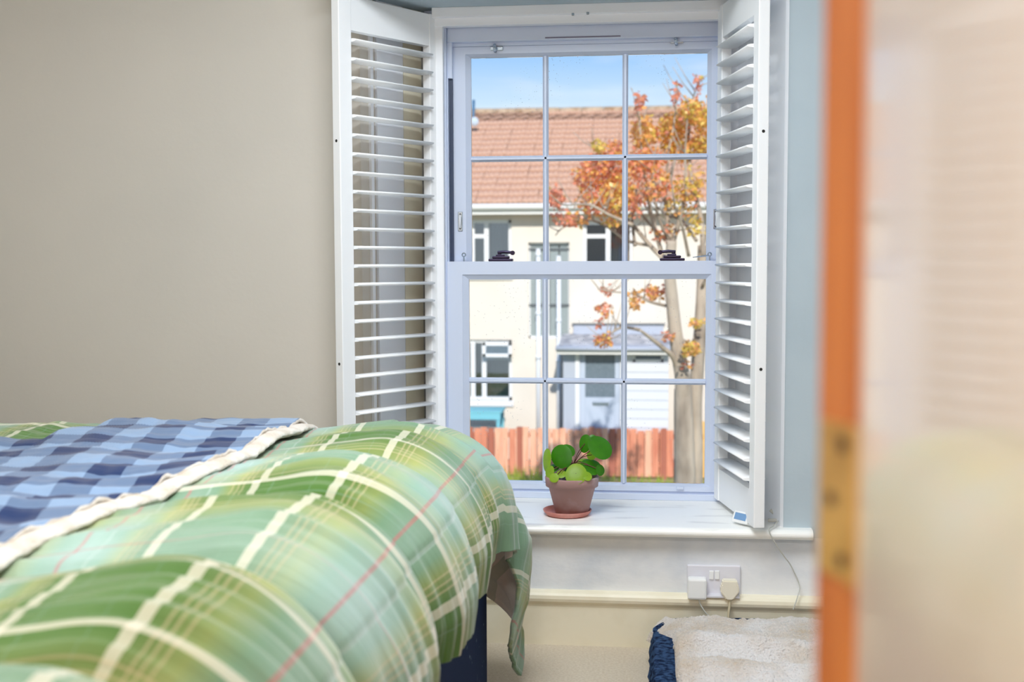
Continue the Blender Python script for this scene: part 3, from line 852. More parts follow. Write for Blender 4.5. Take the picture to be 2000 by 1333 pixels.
tube(bm, spline([(cx + .005, -.036, c1.z + .004), (cx + .008, -.038, c1.z - .012), (cx + .022, -.042, c1.z - .034), (cx + .035, -.044, c1.z - .046)], 8), .0018, 8)
obj('cable', bm, 'cable_grey', ch, smooth=True)
c0 = un(1407, 1133, Y=-.032); c1 = un(1443, 1172, Y=-.032)
pl = thing('mains_plug', 'cream three-pin plug beside the white charger', 'plug', ((c0.x + c1.x) / 2, -.03, c1.z))
bm = bmesh.new()
w = c1.x - c0.x; x0 = c0.x; zb, zt_ = c1.z, c0.z; h = zt_ - zb
prism(bm, [(x0 + .10 * w, zt_), (x0 + .90 * w, zt_), (x0 + .93 * w, zt_ - .25 * h), (x0 + w, zt_ - .32 * h), (x0 + w, zt_ - .62 * h), (x0 + .68 * w, zb), (x0 + .32 * w, zb), (x0, zt_ - .62 * h), (x0, zt_ - .32 * h), (x0 + .07 * w, zt_ - .25 * h)], -.042, -.0135, 'Y')
bmesh.ops.bevel(bm, geom=[e_ for e_ in bm.edges], offset=.003, segments=2, affect='EDGES')
obj('plug_body', bm, 'plug_cream', pl)
bm = bmesh.new()
cx = (c0.x + c1.x) / 2
tube(bm, spline([(cx + .001, -.030, zb + .006), (cx, -.036, zb - .014), (cx - .003, -.042, zb - .036), (cx - .004, -.046, zb - .05)], 8), .0036, 8)
obj('cable', bm, 'cable_tan', pl, smooth=True)
# little weather display standing on the sill under the shutter, with its thin cable
c = un(1447, 1027, Z=Z_SILL)
wd = thing('weather_display', 'small white digital display leaning on the sill under the shutter', 'display', (c.x, c.y, Z_SILL), math.radians(-48))
bm = bmesh.new(); bx(bm, (-.029, -.009, 0), (.029, .009, .032), .003)
bmesh.ops.rotate(bm, verts=bm.verts, cent=(0, 0, 0), matrix=Matrix.Rotation(math.radians(-22), 3, 'X'))
for v in bm.verts: v.co.z += .0050
obj('case', bm, 'plug_white', wd, local=True)
bm = bmesh.new(); bx(bm, (-.021, -.0100, .008), (.021, -.0086, .027), .0005)
bmesh.ops.rotate(bm, verts=bm.verts, cent=(0, 0, 0), matrix=Matrix.Rotation(math.radians(-22), 3, 'X'))
for v in bm.verts: v.co.z += .0050
tag(obj('screen', bm, 'lcd', wd, local=True), 'blue grey blank screen')
bm = bmesh.new()
pts = [un(1520, 1018, Y=.02), un(1512, 1027, Y=-.02), un(1502, 1036, Y=-.046), un(1512, 1058, Y=-.046), un(1532, 1088, Y=-.03), un(1545, 1106, Y=-.012), un(1561, 1143, Y=-.008), un(1558, 1165, Y=-.036), un(1549, 1192, Y=-.045)]
tube(bm, spline(pts, 6), .0016, 6)
tag(obj('thin_cable', bm, 'cable_grey', None, True), 'thin grey cable hanging down the wall from the end of the sill', 'cable')
bm = bmesh.new()
c = un(1522, 1024, Z=Z_SILL)
tube(bm, spline([c + Vector((-.03, -.004, .010)), c + Vector((-.012, -.010, .012)), c + Vector((0, -.002, .010)), c + Vector((-.010, .012, .024)), c + Vector((-.022, .02, .034))], 6), .0052, 8)
tag(obj('cable_loop', bm, 'cable_grey', None, True), 'grey cable loop lying on the sill behind the shutter', 'cable')

# ================================================================== pot plant on the sill
pc = un(1117, 1006, Z=Z_SILL)
pc = Vector((pc.x, pc.y, Z_SILL))
bm = bmesh.new()
lathe(bm, [(.050, 0), (.060, .002), (.0665, .009), (.0695, .0155), (.0680, .0165), (.0640, .0085), (.058, .006), (.001, .006)], pc + Vector((-.013, 0, 0)), 48)
tag(obj('plant_saucer', bm, 'terracotta_red', None, True), 'terracotta red saucer under the plant pot', 'saucer')
plant = thing('potted_plant', 'round-leaved green plant in an old terracotta pot on the sill', 'potted plant', pc)
bm = bmesh.new()
zb = .0075
lathe(bm, [(.044, zb), (.0475, zb + .002), (.0665, zb + .074), (.0690, zb + .0755), (.0745, zb + .077), (.0765, zb + .101), (.0755, zb + .104), (.0700, zb + .104), (.0680, zb + .098), (.0670, zb + .088), (.001, zb + .088)], pc, 56)
pot = obj('pot', bm, 'terracotta', plant)
for f in pot.data.polygons: f.use_smooth = True
bm = bmesh.new()
lathe(bm, [(.066, zb + .080), (.066, zb + .091), (.045, zb + .094), (.02, zb + .096), (.001, zb + .097)], pc, 24)
obj('soil', bm, 'soil', plant, True)
hub = un(1119, 906, Y=pc.y)
bm = bmesh.new()
tube(bm, [(pc.x + .001, pc.y, pc.z + .09), hub + Vector((-.001, 0, -.01)), hub], [.006, .0055, .0045], 8)
obj('stem', bm, 'stem', plant, True)
PXM = (pc.y - CAM.y) / F_PX
def leaf(px, py, rpx, normal, tone, dy=0.0, asp=1.0, roll=0.0, cup=.12):
    """a round peltate leaf: centre by pixel at the plant's own depth plus dy, radius in the photo's pixels"""
    c = un(px, py, Y=pc.y + dy); r = rpx * PXM
    nrm = Vector(normal).normalized()
    xa = Vector((1, 0, 0)) - nrm * nrm.x
    if xa.length < .1: xa = Vector((0, 1, 0)) - nrm * nrm.y
    xa.normalize(); ya = nrm.cross(xa)
    cr, sr = math.cos(roll), math.sin(roll)
    xa, ya = xa * cr + ya * sr, ya * cr - xa * sr
    bm = bmesh.new()
    n = 28
    cv_ = bm.verts.new(c + nrm * (-cup * r * .2))
    prev = None
    for t in (.33, .66, .88, 1.0):
        ring_ = []
        for k in range(n):
            a = 2 * math.pi * k / n
            w = 1 + .03 * math.sin(2 * a + px) + .02 * math.sin(3 * a + py)
            ring_.append(bm.verts.new(c + xa * (r * asp * t * w * math.cos(a)) + ya * (r * t * w * math.sin(a)) - nrm * (cup * r * t ** 2.5)))
        for k in range(n):
            k2 = (k + 1) % n
            if prev is None: bm.faces.new((cv_, ring_[k], ring_[k2]))
            else: bm.faces.new((prev[k], ring_[k], ring_[k2], prev[k2]))
        prev = ring_
    obj('leaf', bm, tone, plant, True)
    bm = bmesh.new()
    mid = (hub + c) / 2 + Vector((0, -.002, .006))
    tube(bm, spline([hub + Vector((0, 0, -.004)), mid, c - nrm * .001], 5), [.0013] * 11, 6)
    obj('leaf_stalk', bm, 'stem', plant, True)
D_, L_ = 'pilea_dark', 'pilea_lit'
leaf(1096, 892, 25, (-.35, -.85, .25), D_, -.020, .88, .35)
leaf(1110, 880, 15, (.3, -.6, .6), D_, .012)
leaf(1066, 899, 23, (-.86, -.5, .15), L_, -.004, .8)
leaf(1142, 867, 18, (-.45, -.85, .1), D_, -.004, .78, -.25)
leaf(1173, 873, 27, (.42, -.62, .66), D_, -.012)
leaf(1157, 858, 9, (.1, -.9, .3), D_, .018)
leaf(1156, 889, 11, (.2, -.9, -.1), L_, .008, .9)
leaf(1155, 911, 21, (.25, -.55, .75), D_, -.010, 1.05)
leaf(1173, 919, 11, (.6, -.7, .2), D_, -.022)
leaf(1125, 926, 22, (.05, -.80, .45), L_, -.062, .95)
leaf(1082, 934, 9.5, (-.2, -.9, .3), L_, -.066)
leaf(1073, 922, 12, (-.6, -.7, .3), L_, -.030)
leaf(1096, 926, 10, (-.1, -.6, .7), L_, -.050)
leaf(1080, 914, 14, (-.3, -.4, .8), D_, .010)
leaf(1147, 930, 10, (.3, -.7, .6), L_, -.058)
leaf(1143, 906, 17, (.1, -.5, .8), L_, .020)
leaf(1116, 917, 16, (0, -.4, .9), D_, -.020)

# ================================================================== open pine door, folded back past the lining
ALPHA = math.radians(158)
door = thing('pine_door', 'open orange pine door with a brass hinge, beside the cream lining', 'door', (JX + .001, Y_D + .006, 0), -ALPHA)
# local: closed door lies along -X, room face at y = 0, hall face at y = -.035, hinge edge at x = 0
obj('door_leaf', B(((-.76, -.038, .01), (-.002, -.003, 1.985)), bev=.002), 'pine', door, local=True)
zc = 1.0568 - (968 - 505) * .545 / F_PX
hin = obj('hinge', B(((-.003, -.034, zc - .036), (-.0005, -.001, zc + .036)), bev=.0005), 'brass', door, local=True)
bm = bmesh.new(); tube(bm, [(0, .002, zc - .036), (0, .002, zc + .036)], .0035, 12)
obj('hinge_knuckle', bm, 'brass', hin, local=True)
for yy, dz in ((-.012, .027), (-.022, 0), (-.012, -.027)):
    bm = bmesh.new(); tube(bm, [(-.002, yy, zc + dz), (.0004, yy, zc + dz)], .0036, 12)
    obj('hinge_screw', bm, 'screw', hin, local=True)
obj('door_panel', B(((-.66, -.0025, .25), (-.10, -.0005, .90)), bev=.0005), 'pine', door, local=True)
obj('door_panel', B(((-.66, -.0025, 1.05), (-.10, -.0005, 1.85)), bev=.0005), 'pine', door, local=True)
# glowing globe on a stand, added out of view to brighten the room
fl = thing('globe_fill_light', 'added white fill globe on a stand by the bed, out of view', 'fill light', (-1.55, -2.40, 0))
bm = bmesh.new(); lathe(bm, [(.001, 0), (.14, 0), (.14, .012), (.02, .026), (.012, .04), (.001, .04)], (-1.55, -2.40, 0), 32)
obj('fill_base', bm, 'metal_dark', fl)
bm = bmesh.new(); tube(bm, [(-1.55, -2.40, .03), (-1.55, -2.40, 1.42)], .011, 12)
obj('fill_pole', bm, 'metal_dark', fl)
em = bpy.data.materials.new('fill_globe'); em.use_nodes = True
pb = em.node_tree.nodes['Principled BSDF']; pb.inputs['Emission Color'].default_value = (1.0, 0.97, 0.93, 1); pb.inputs['Emission Strength'].default_value = 24.0
MATS['fill_globe'] = em
bm = bmesh.new(); bmesh.ops.create_uvsphere(bm, u_segments=24, v_segments=16, radius=.13, matrix=Matrix.Translation((-1.55, -2.40, 1.54)))
obj('fill_globe', bm, 'fill_globe', fl, True)
# unseen ceiling fittings, added to go with the two fill lights
for nm, lab, x, y, r in (('fill_light_fitting', 'added round white fill light fitting on the bedroom ceiling, out of view', -.30, -1.30, .52), ('fill_light_fitting', 'added small round white fill light fitting on the hall ceiling, out of view', -.25, -3.75, .25)):
    t = thing(nm, lab, 'ceiling light', (x, y, CEIL))
    bm = bmesh.new(); lathe(bm, [(.001, -.030), (r, -.030), (r + .01, -.028), (r + .012, 0), (.001, 0)], (x, y, CEIL), 40)
    obj('light_body', bm, 'fitting_white', t)
    for k in range(3):
        a = 2 * math.pi * k / 3
        cx, cy = x + (r + .012) * math.cos(a), y + (r + .012) * math.sin(a)
        obj('trim_clip', B(((cx - .006, cy - .006, CEIL - .034), (cx + .006, cy + .006, CEIL - .004)), bev=.001), 'chrome', t)

# ================================================================== outdoors: ground, fence, house, tree
GZ, HY = -2.40, 16.8
ground = structure('floor_garden', B(((-30, .6, GZ - .3), (30, 45, GZ))), 'grass_ground', 'rough grass and earth outside the window', 'ground')
house = thing('house', 'cream rendered house with brown tiled roof and grey porch behind the red fence', 'house', (-.7, HY, GZ))
HX0, HX1 = -7.5, 6.0
def P(px, py, Y=HY):
    p = un(px, py, Y=Y); return p.x, p.z
openings = {}
def rect(x0, y0, x1, y1):
    a, b = P(x0, y0), P(x1, y1); return (a[0], b[0], b[1], a[1])          # x0, x1, z0, z1
R_UL = rect(900, 430, 999, 535); R_UR = rect(1139, 433, 1236, 528); R_LL = rect(890, 664, 1000, 783)
R_ST = rect(1032, 474, 1112, 662)
R_ST = (R_ST[0], R_ST[1], R_ST[2], R_ST[3])
eave = P(1150, 402); EZ = eave[1]
def wall_cells(bm, x0, x1, z0, z1, y0, y1, holes):
    xs = sorted({x0, x1, *[h[0] for h in holes], *[h[1] for h in holes]}); zs = sorted({z0, z1, *[h[2] for h in holes], *[h[3] for h in holes]})
    for a, b in zip(xs, xs[1:]):
        for c_, d in zip(zs, zs[1:]):
            mx, mz = (a + b) / 2, (c_ + d) / 2
            if any(h[0] < mx < h[1] and h[2] < mz < h[3] for h in holes): continue
            bx(bm, (a, y0, c_), (b, y1, d))
bm = bmesh.new()
wall_cells(bm, HX0, HX1, GZ, EZ + .05, HY, HY + .25, [R_UL, R_UR, R_LL, R_ST])
obj('facade', bm, 'render_cream', house)
obj('back_wall', B(((HX0, HY + 1.4, GZ), (HX1, HY + 1.5, EZ)), ((HX0, HY + .3, EZ - .02), (HX1, HY + 7.5, EZ)), ((HX0, HY + .26, GZ), (HX0 + .1, HY + 7.5, EZ)), ((HX1 - .1, HY + .26, GZ), (HX1, HY + 7.5, EZ))), 'dark_room', house)
def house_window(R, cols, rows_of, sill=True, curtain=None):
    """cols: fractional mullion positions; rows_of[i]: transoms of column i as fractions from the top"""
    x0, x1, z0, z1 = R; f = .055
    bm = bmesh.new()
    y0, y1 = HY + .06, HY + .13
    bx(bm, (x0, y0, z0), (x0 + f, y1, z1)); bx(bm, (x1 - f, y0, z0), (x1, y1, z1)); bx(bm, (x0, y0, z0), (x1, y1, z0 + f)); bx(bm, (x0, y0, z1 - f), (x1, y1, z1))
    edges = [0] + cols + [1]
    panes = []
    for i in range(len(edges) - 1):
        a = x0 + (x1 - x0) * edges[i]; b = x0 + (x1 - x0) * edges[i + 1]
        if i: bx(bm, (a - f * .7, y0 - .01, z0), (a + f * .7, y1, z1))
        zs = [0] + rows_of[i] + [1]
        for j in range(len(zs) - 1):
            zt_, zb_ = z1 - (z1 - z0) * zs[j], z1 - (z1 - z0) * zs[j + 1]
            if j: bx(bm, (a, y0 - .005, zt_ - f * .6), (b, y1, zt_ + f * .6))
            panes.append((a, b, zb_, zt_))
    o = obj('window', bm, 'house_upvc', house)
    for a, b, c_, d in panes:
        obj('pane', B(((a + .01, HY + .095, c_ + .01), (b - .01, HY + .10, d - .01))), 'house_glass', o)
    if sill:
        obj('sill', B(((x0 - .03, HY - .05, z0 - .10), (x1 + .03, HY + .06, z0)), bev=.01), 'house_upvc', o)
    if curtain:
        for ca, cb in curtain:
            a, b = x0 + (x1 - x0) * ca, x0 + (x1 - x0) * cb
            bm = bmesh.new()
            grid(bm, 40, 2, lambda s_, t_: Vector((a + (b - a) * s_, HY + .22 + .025 * math.sin(s_ * 38), z0 + (z1 - z0 - .02) * t_)))
            obj('curtain', bm, 'curtain', o)
    return o
house_window(R_UL, [.22, .50], [[.30], [.30], []], True, [(.50, .97), (.02, .14)])
house_window(R_UR, [.50], [[.30], []], True, [(.56, .97)])
wll = house_window(R_LL, [.30, .50], [[], [], [.30]], True, [(.62, .97), (.30, .37)])
# the open top light of the lower window
a, b = P(944, 668), P(1001, 697)
tl = obj('top_light', B(((a[0], HY - .14, b[1]), (b[0], HY - .10, b[1] + .06)), ((a[0], HY - .14, a[1] - .06), (b[0], HY - .10, a[1])), ((a[0], HY - .14, b[1]), (a[0] + .06, HY - .10, a[1])), ((b[0] - .06, HY - .14, b[1]), (b[0], HY - .10, a[1])), bev=.005), 'house_upvc', wll)
obj('light_pane', B(((a[0] + .05, HY - .125, b[1] + .05), (b[0] - .05, HY - .12, a[1] - .05))), 'obscure_glass', wll)
# tall stair windows, grey panes between slim bars
x0, x1, z0, z1 = R_ST
bm = bmesh.new()
st_x = [x0, x0 + (x1 - x0) * .49, x1]
stw = obj('stair_window', B(((x0, HY + .10, z0), (x0 + .025, HY + .16, z1)), ((x1 - .025, HY + .10, z0), (x1, HY + .16, z1)), ((x0, HY + .10, z0), (x1, HY + .16, z0 + .04)), ((x0, HY + .10, z1 - .03), (x1, HY + .16, z1)),
        ((x0 + (x1 - x0) * .40, HY + .04, z0), (x0 + (x1 - x0) * .50, HY + .16, z1))), 'house_upvc', house)
zt_ = P(1050, 597)[1]; zt2 = P(1050, 487)[1]
for i, (fa, fb) in enumerate(((.0, .40), (.50, .74), (.74, 1.0))):
    a, b = x0 + (x1 - x0) * fa, x0 + (x1 - x0) * fb
    for c_, d in ((z0, zt_), (zt_, zt2), (zt2, z1)):
        obj('stair_pane', B(((a + .01, HY + .12, c_ + .012), (b - .01, HY + .13, d - .012)), bev=.002), 'stair_glass', stw)
    for zz in (zt_, zt2):
        obj('stair_bar', B(((a, HY + .09, zz - .02), (b, HY + .135, zz + .02))), 'gutter', stw)
# eaves: soffit shadow board, fascia, gutter
obj('soffit', B(((HX0, HY - .32, EZ - .03), (HX1, HY, EZ))), 'fascia', house)
g0, g1 = P(1000, 419, HY - .34)[1], P(1000, 403, HY - .34)[1]
obj('fascia', B(((HX0, HY - .36, g0), (HX1, HY - .33, g1)), bev=.004), 'fascia', house)
bm = bmesh.new(); tube(bm, [(HX0, HY - .41, g1 - .012), (HX1, HY - .41, g1 - .012)], .055, 10)
obj('gutter', bm, 'fascia', house, True)
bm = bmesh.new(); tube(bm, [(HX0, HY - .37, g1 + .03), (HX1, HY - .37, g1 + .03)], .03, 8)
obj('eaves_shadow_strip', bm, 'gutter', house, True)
# downpipes
for px, yb in ((1051, 842), (1091, 930)):
    a = P(px, 480, HY - .09); zt_p = P(px, 486, HY - .09)[1] if px < 1060 else P(px, 500, HY - .09)[1]
    bm = bmesh.new(); tube(bm, [(a[0], HY - .07, GZ), (a[0], HY - .07, zt_p)], .036, 12)
    dp = obj('downpipe', bm, 'pipe_white', house, True)
    for zz in (zt_p - .1, (zt_p + GZ) / 2, zt_p - 1.1):
        bm = bmesh.new(); tube(bm, [(a[0], HY - .07, zz - .03), (a[0], HY - .07, zz + .03)], .046, 12)
        obj('pipe_clip', bm, 'pipe_white', dp, True)
# ---- roof of separate tiles
RY, RZ = HY + 4.2, 0.0
RZ = un(1150, 217, Y=RY).z
E0 = Vector((0, HY - .40, g1 + .02)); E1 = Vector((0, RY, RZ))
sl = (E1 - E0).length; sdir = (E1 - E0).normalized(); sn = Vector((0, -sdir.z, sdir.y))
bm = bmesh.new()
q = [E0 - sn * .06, E1 - sn * .06]
prism(bm, [(E0.y + .1, E0.z), (RY, RZ - .06), (2 * RY - E0.y, E0.z), (2 * RY - E0.y, E0.z - .08), (E0.y + .1, E0.z - .08)], HX0 - .1, HX1 + .1, 'X')
roof = obj('roof', bm, 'tile_brown', house)
TW, GA = 0.262, 0.292
def tile_mesh():
    bm = bmesh.new()
    n = 12
    L = GA + .06
    top0, top1, bot0 = [], [], []
    for k in range(n + 1):
        t = k / n; x = t * TW
        r = .024 * abs(math.sin(t * math.pi * 3)) ** .8
        top0.append(bm.verts.new(Vector((x, 0, 0)) + sn * (r + .040)))
        top1.append(bm.verts.new(Vector((x, 0, 0)) + sdir * L + sn * (r + .010)))
        bot0.append(bm.verts.new(Vector((x, 0, 0)) + sn * (r + .012)))
    for k in range(n):
        bm.faces.new((top0[k], top0[k + 1], top1[k + 1], top1[k])).smooth = True
        bm.faces.new((bot0[k], bot0[k + 1], top0[k + 1], top0[k]))
    bmesh.ops.recalc_face_normals(bm, faces=bm.faces)
    return bm
tm = mesh_of('roof_tile', tile_mesh(), 'tile_brown')
tm_old = mesh_of('roof_tile_old', tile_mesh(), 'tile_old')
NR = int(sl / GA)
GA_ = sl / NR
cols_x = [HX0 + .02 + k * TW for k in range(int((HX1 - HX0) / TW))]
rest = []
count = 0
for r in range(NR):
    o = E0 + sdir * (r * GA_)
    f = 1 + 0 * r
    vis0 = un(905, 300, Y=o.y).x - TW; vis1 = un(1392, 300, Y=o.y).x
    for x in cols_x:
        jit = random.uniform(-.006, .006)
        if vis0 < x < vis1 and count < 300:
            t = bpy.data.objects.new('roof_tile', tm_old if r >= NR - 2 else tm); col.objects.link(t)
            t.parent = roof; t.location = (x + jit, o.y, o.z + random.uniform(-.004, .004))
            count += 1
        else:
            rest.append((x + jit, o.y, o.z))
bm = bmesh.new()
for loc in rest:
    b2 = tile_mesh()
    me = bpy.data.meshes.new('tmp'); b2.to_mesh(me); b2.free()
    me.transform(Matrix.Translation(loc)); bm.from_mesh(me); bpy.data.meshes.remove(me)
tag(obj('roof_tiles_beyond', bm, 'tile_brown', roof), None, None, None, 'stuff')
for k in range(int((HX1 - HX0) / .45)):
    x = HX0 + k * .45
    bm = bmesh.new(); tube(bm, [(x, RY, RZ - .03 + random.uniform(-.008, .008)), (x + .44, RY, RZ - .03)], .115, 12)
    obj('ridge_tile', bm, 'ridge', roof, True)
bm = bmesh.new()
a = un(925, 196, Y=RY - .2); b = un(924, 246, Y=RY - .4)
tube(bm, [b, a], .03, 8)
obj('aerial_pole', bm, 'aerial', house, True)
bm = bmesh.new()
c = un(931, 252, Y=RY - 1.0)
lathe(bm, [(.01, .012), (.05, .006), (.085, -.01), (.088, -.016), (.05, -.004), (.01, .002)], (0, 0, 0), 24)
bmesh.ops.rotate(bm, verts=bm.verts, cent=(0, 0, 0), matrix=Matrix.Rotation(math.radians(100), 3, 'X'))
for v in bm.verts: v.co += c + Vector((0, -.35, .10))
obj('satellite_dish', bm, 'dish', house, True)

# ---- porch in front of the house
PYF = HY - 1.15
px0, px1 = P(1100, 700, PYF)[0], P(1306, 700, PYF)[0]
pz = P(1200, 686, PYF)[1]; dx0, dx1 = P(1132, 700, PYF)[0], P(1212, 700, PYF)[0]
dtop = P(1170, 684, PYF)[1]
wx0, wx1 = P(1236, 700, PYF)[0], P(1296, 700, PYF)[0]; wz1 = P(1260, 686, PYF)[1] - .03; wz0 = P(1260, 707, PYF)[1]
bm = bmesh.new()
wall_cells(bm, px0, px1, GZ, pz + .1, PYF, PYF + .1, [(dx0, dx1, GZ, dtop), (wx0, wx1, wz0, wz1)])
bx(bm, (px0, PYF + .1, GZ), (px0 + .1, HY, pz + .1)); bx(bm, (px1 - .1, PYF + .1, GZ), (px1, HY, pz + .1))
porch = tag(obj('porch', bm, 'porch_grey', house), 'small grey lean-to porch with a glazed door')
# white cladding boards on the right of the door
z = GZ + .05
while z < pz:
    zz = min(z + .145, pz)
    if zz < wz0 or z > wz1: obj('cladding_board', B(((dx1 + .03, PYF - .022, z), (px1, PYF, zz)), bev=.006), 'clad_white', porch)
    else:
        obj('cladding_board', B(((dx1 + .03, PYF - .022, z), (wx0, PYF, zz)), bev=.006), 'clad_white', porch)
        obj('cladding_board', B(((wx1, PYF - .022, z), (px1, PYF, zz)), bev=.006), 'clad_white', porch)
    z += .15
obj('porch_window', B(((wx0, PYF - .03, wz0), (wx1, PYF + .05, wz0 + .04)), ((wx0, PYF - .03, wz1 - .04), (wx1, PYF + .05, wz1)), ((wx0, PYF - .03, wz0), (wx0 + .04, PYF + .05, wz1)), ((wx1 - .04, PYF - .03, wz0), (wx1, PYF + .05, wz1))), 'house_upvc', porch)
obj('porch_pane', B(((wx0 + .03, PYF + .01, wz0 + .03), (wx1 - .03, PYF + .02, wz1 - .03))), 'obscure_glass', porch)
gz0 = P(1170, 777, PYF)[1]; gx0, gx1 = P(1143, 700, PYF)[0], P(1201, 700, PYF)[0]
pd = obj('porch_door', B(((dx0, PYF + .02, GZ), (gx0, PYF + .07, dtop)), ((gx1, PYF + .02, GZ), (dx1, PYF + .07, dtop)), ((gx0, PYF + .02, GZ), (gx1, PYF + .07, gz0)), ((gx0, PYF + .02, dtop - .04), (gx1, PYF + .07, dtop)), bev=.004), 'door_grey', porch)
obj('door_glass', B(((gx0, PYF + .04, gz0), (gx1, PYF + .05, dtop - .04))), 'obscure_glass', porch)
obj('letter_plate', B(((gx0 + .12, PYF + .005, gz0 - .13), (gx1 - .10, PYF + .02, gz0 - .07)), bev=.004), 'chrome', porch)
obj('door_post', B(((dx0 - .07, PYF - .03, GZ), (dx0, PYF + .05, dtop + .06)), bev=.006), 'house_upvc', porch)
obj('door_post', B(((dx1, PYF - .03, GZ), (dx1 + .05, PYF + .05, dtop + .06)), bev=.006), 'house_upvc', porch)
rz0, rz1 = P(1200, 679, PYF - .2)[1], P(1200, 634, HY - .02)[1]
bm = bmesh.new()
prism(bm, [(PYF - .22, rz0), (HY - .02, rz1 - .16), (HY - .02, rz1 - .22), (PYF - .22, rz0 - .06)], px0 - .08, px1 + .06, 'X')
obj('porch_roof', bm, 'porch_roof', porch)
obj('roof_flashing', B(((px0 + .10, HY - .05, rz1 - .20), (px1 - .06, HY - .005, rz1)), bev=.01), 'porch_grey', porch)
obj('flashing_edge', B(((px0 + .08, HY - .07, rz1 - .012), (px1 - .04, HY - .004, rz1 + .018)), bev=.004), 'gutter', porch)
obj('porch_fascia', B(((px0 - .09, PYF - .27, rz0 - .11), (px1 + .07, PYF - .22, rz0 + .0)), bev=.008), 'fascia', porch)
bm = bmesh.new(); tube(bm, [(px0 - .1, PYF - .31, rz0 - .012), (px1 + .08, PYF - .31, rz0 - .012)], .04, 10)
obj('porch_gutter', bm, 'porch_grey', porch, True)

# ---- turquoise garden table behind the fence
TY = HY - .75
a, b = un(895, 799, Y=TY), un(984, 842, Y=TY)
tb = thing('garden_table', 'turquoise wooden garden table behind the fence under the house window', 'garden table', ((a.x + b.x) / 2, TY, GZ))
for k in range(5):
    obj('tabletop_slat', B(((a.x, TY - .30 + k * .125, a.z - .03), (b.x, TY - .30 + k * .125 + .115, a.z)), bev=.004), 'turquoise', tb)
obj('apron', B(((a.x + .02, TY - .29, a.z - .14), (b.x - .02, TY - .265, a.z - .03)), bev=.004), 'turquoise', tb)
obj('shelf', B(((a.x + .02, TY - .25, a.z - .36), (b.x - .05, TY + .28, a.z - .33)), bev=.004), 'pale_teal', tb)
for x in (a.x + .03, b.x - .09):
    for y in (TY - .28, TY + .26):
        obj('leg', B(((x, y, GZ), (x + .06, y + .06, a.z - .03)), bev=.004), 'turquoise', tb)

# ---- fence: every board on its own
FY = un(1150, 934, Z=GZ).y
fence = thing('fence', 'low red brown board fence in front of the house', 'fence', (-.8, FY, GZ))
ftop = un(1150, 838, Y=FY).z
x = -5.2
k = 0
new_x = un(1350, 900, Y=FY).x
meshes = {}
while x < 3.6:
    w = random.uniform(.098, .112)
    dark = (k % 11 == 4)
    mt_ = 'fence_new' if x > new_x else random.choice(['fence_red', 'fence_red', 'fence_pink', 'fence_pink', 'fence_dark'])
    top = ftop + random.uniform(-.03, .02) + (.16 if x > new_x else 0) + (.05 if random.random() < .12 else 0)
    yo = random.choice([0, .012, -.008])
    obj('board', B(((x, FY + yo, GZ + .03), (x + w, FY + yo + .018, top)), bev=.003), mt_, fence)
    x += w + random.uniform(.004, .016); k += 1
for zz in (GZ + .18, ftop - .16):
    obj('rail', B(((-5.2, FY + .03, zz), (3.6, FY + .075, zz + .08)), bev=.004), 'fence_dark', fence)
for x in (-4.9, -3.0, un(1010, 900, Y=FY).x, .35, 2.2):
    obj('post', B(((x, FY - .035, GZ - .05), (x + .085, FY + .028, ftop + .02)), bev=.006), 'fence_dark', fence)
# ---- tree
TRY = 8.0
tree = thing('autumn_tree', 'bare-branched tree with orange autumn leaves in front of the fence', 'tree', Vector((un(1345, 900, Y=TRY).x, TRY, GZ)))
def T(px, py, dy=0.0): return un(px, py, Y=TRY + dy)
bm = bmesh.new()
def limb(pts, r0, r1, dy0=0.0, dy1=0.0, seg=8):
    n = len(pts)
    q = spline([T(p[0], p[1], dy0 + (dy1 - dy0) * i / (n - 1)) for i, p in enumerate(pts)], 5)
    m = len(q)
    tube(bm, q, [.66 * (r0 + (r1 - r0) * i / (m - 1)) for i in range(m)], seg)
    return q
base_t = T(1338, 980)
limb([(1338, 1225), (1338, 1080), (1337, 900), (1335, 820), (1334, 760)], .175, .125, 0, 0, 12)
limb([(1350, 1225), (1354, 1080), (1358, 900), (1357, 800), (1362, 720), (1368, 640), (1372, 560), (1374, 480)], .125, .085, .12, .3, 10)
limb([(1334, 780), (1333, 740), (1325, 690), (1318, 640), (1312, 580), (1308, 530), (1312, 470)], .125, .075, 0, -.2, 10)
limb([(1330, 745), (1316, 700), (1295, 680), (1270, 660), (1250, 645)], .05, .018, 0, -.5)
up = [[(1312, 500), (1305, 440), (1300, 380), (1306, 300), (1318, 230), (1322, 160)], [(1308, 540), (1285, 470), (1268, 400), (1256, 320), (1250, 250), (1248, 185)],
      [(1374, 500), (1368, 420), (1350, 350), (1345, 270), (1352, 200), (1366, 155)], [(1312, 480), (1330, 420), (1340, 360), (1338, 300), (1345, 200)],
      [(1310, 520), (1270, 480), (1236, 440), (1205, 410), (1180, 360), (1170, 290)], [(1300, 470), (1262, 430), (1230, 380), (1200, 330), (1160, 290)],
      [(1270, 480), (1225, 470), (1180, 440), (1140, 430), (1100, 445), (1085, 460)], [(1236, 440), (1190, 420), (1150, 400), (1100, 400), (1075, 380)],
      [(1374, 480), (1390, 400), (1400, 300), (1395, 200)], [(1372, 560), (1395, 500), (1420, 430), (1440, 330)],
      [(1312, 600), (1270, 590), (1240, 575), (1195, 570), (1170, 565)], [(1250, 645), (1215, 640), (1190, 655), (1178, 672)],
      [(1320, 690), (1340, 680), (1352, 670)], [(1306, 470), (1285, 420), (1276, 350), (1282, 280)], [(1360, 470), (1330, 430), (1300, 420), (1270, 390)],
      [(1240, 480), (1235, 420), (1245, 360)], [(1345, 500), (1332, 440), (1318, 400), (1310, 340)]]
ends = []
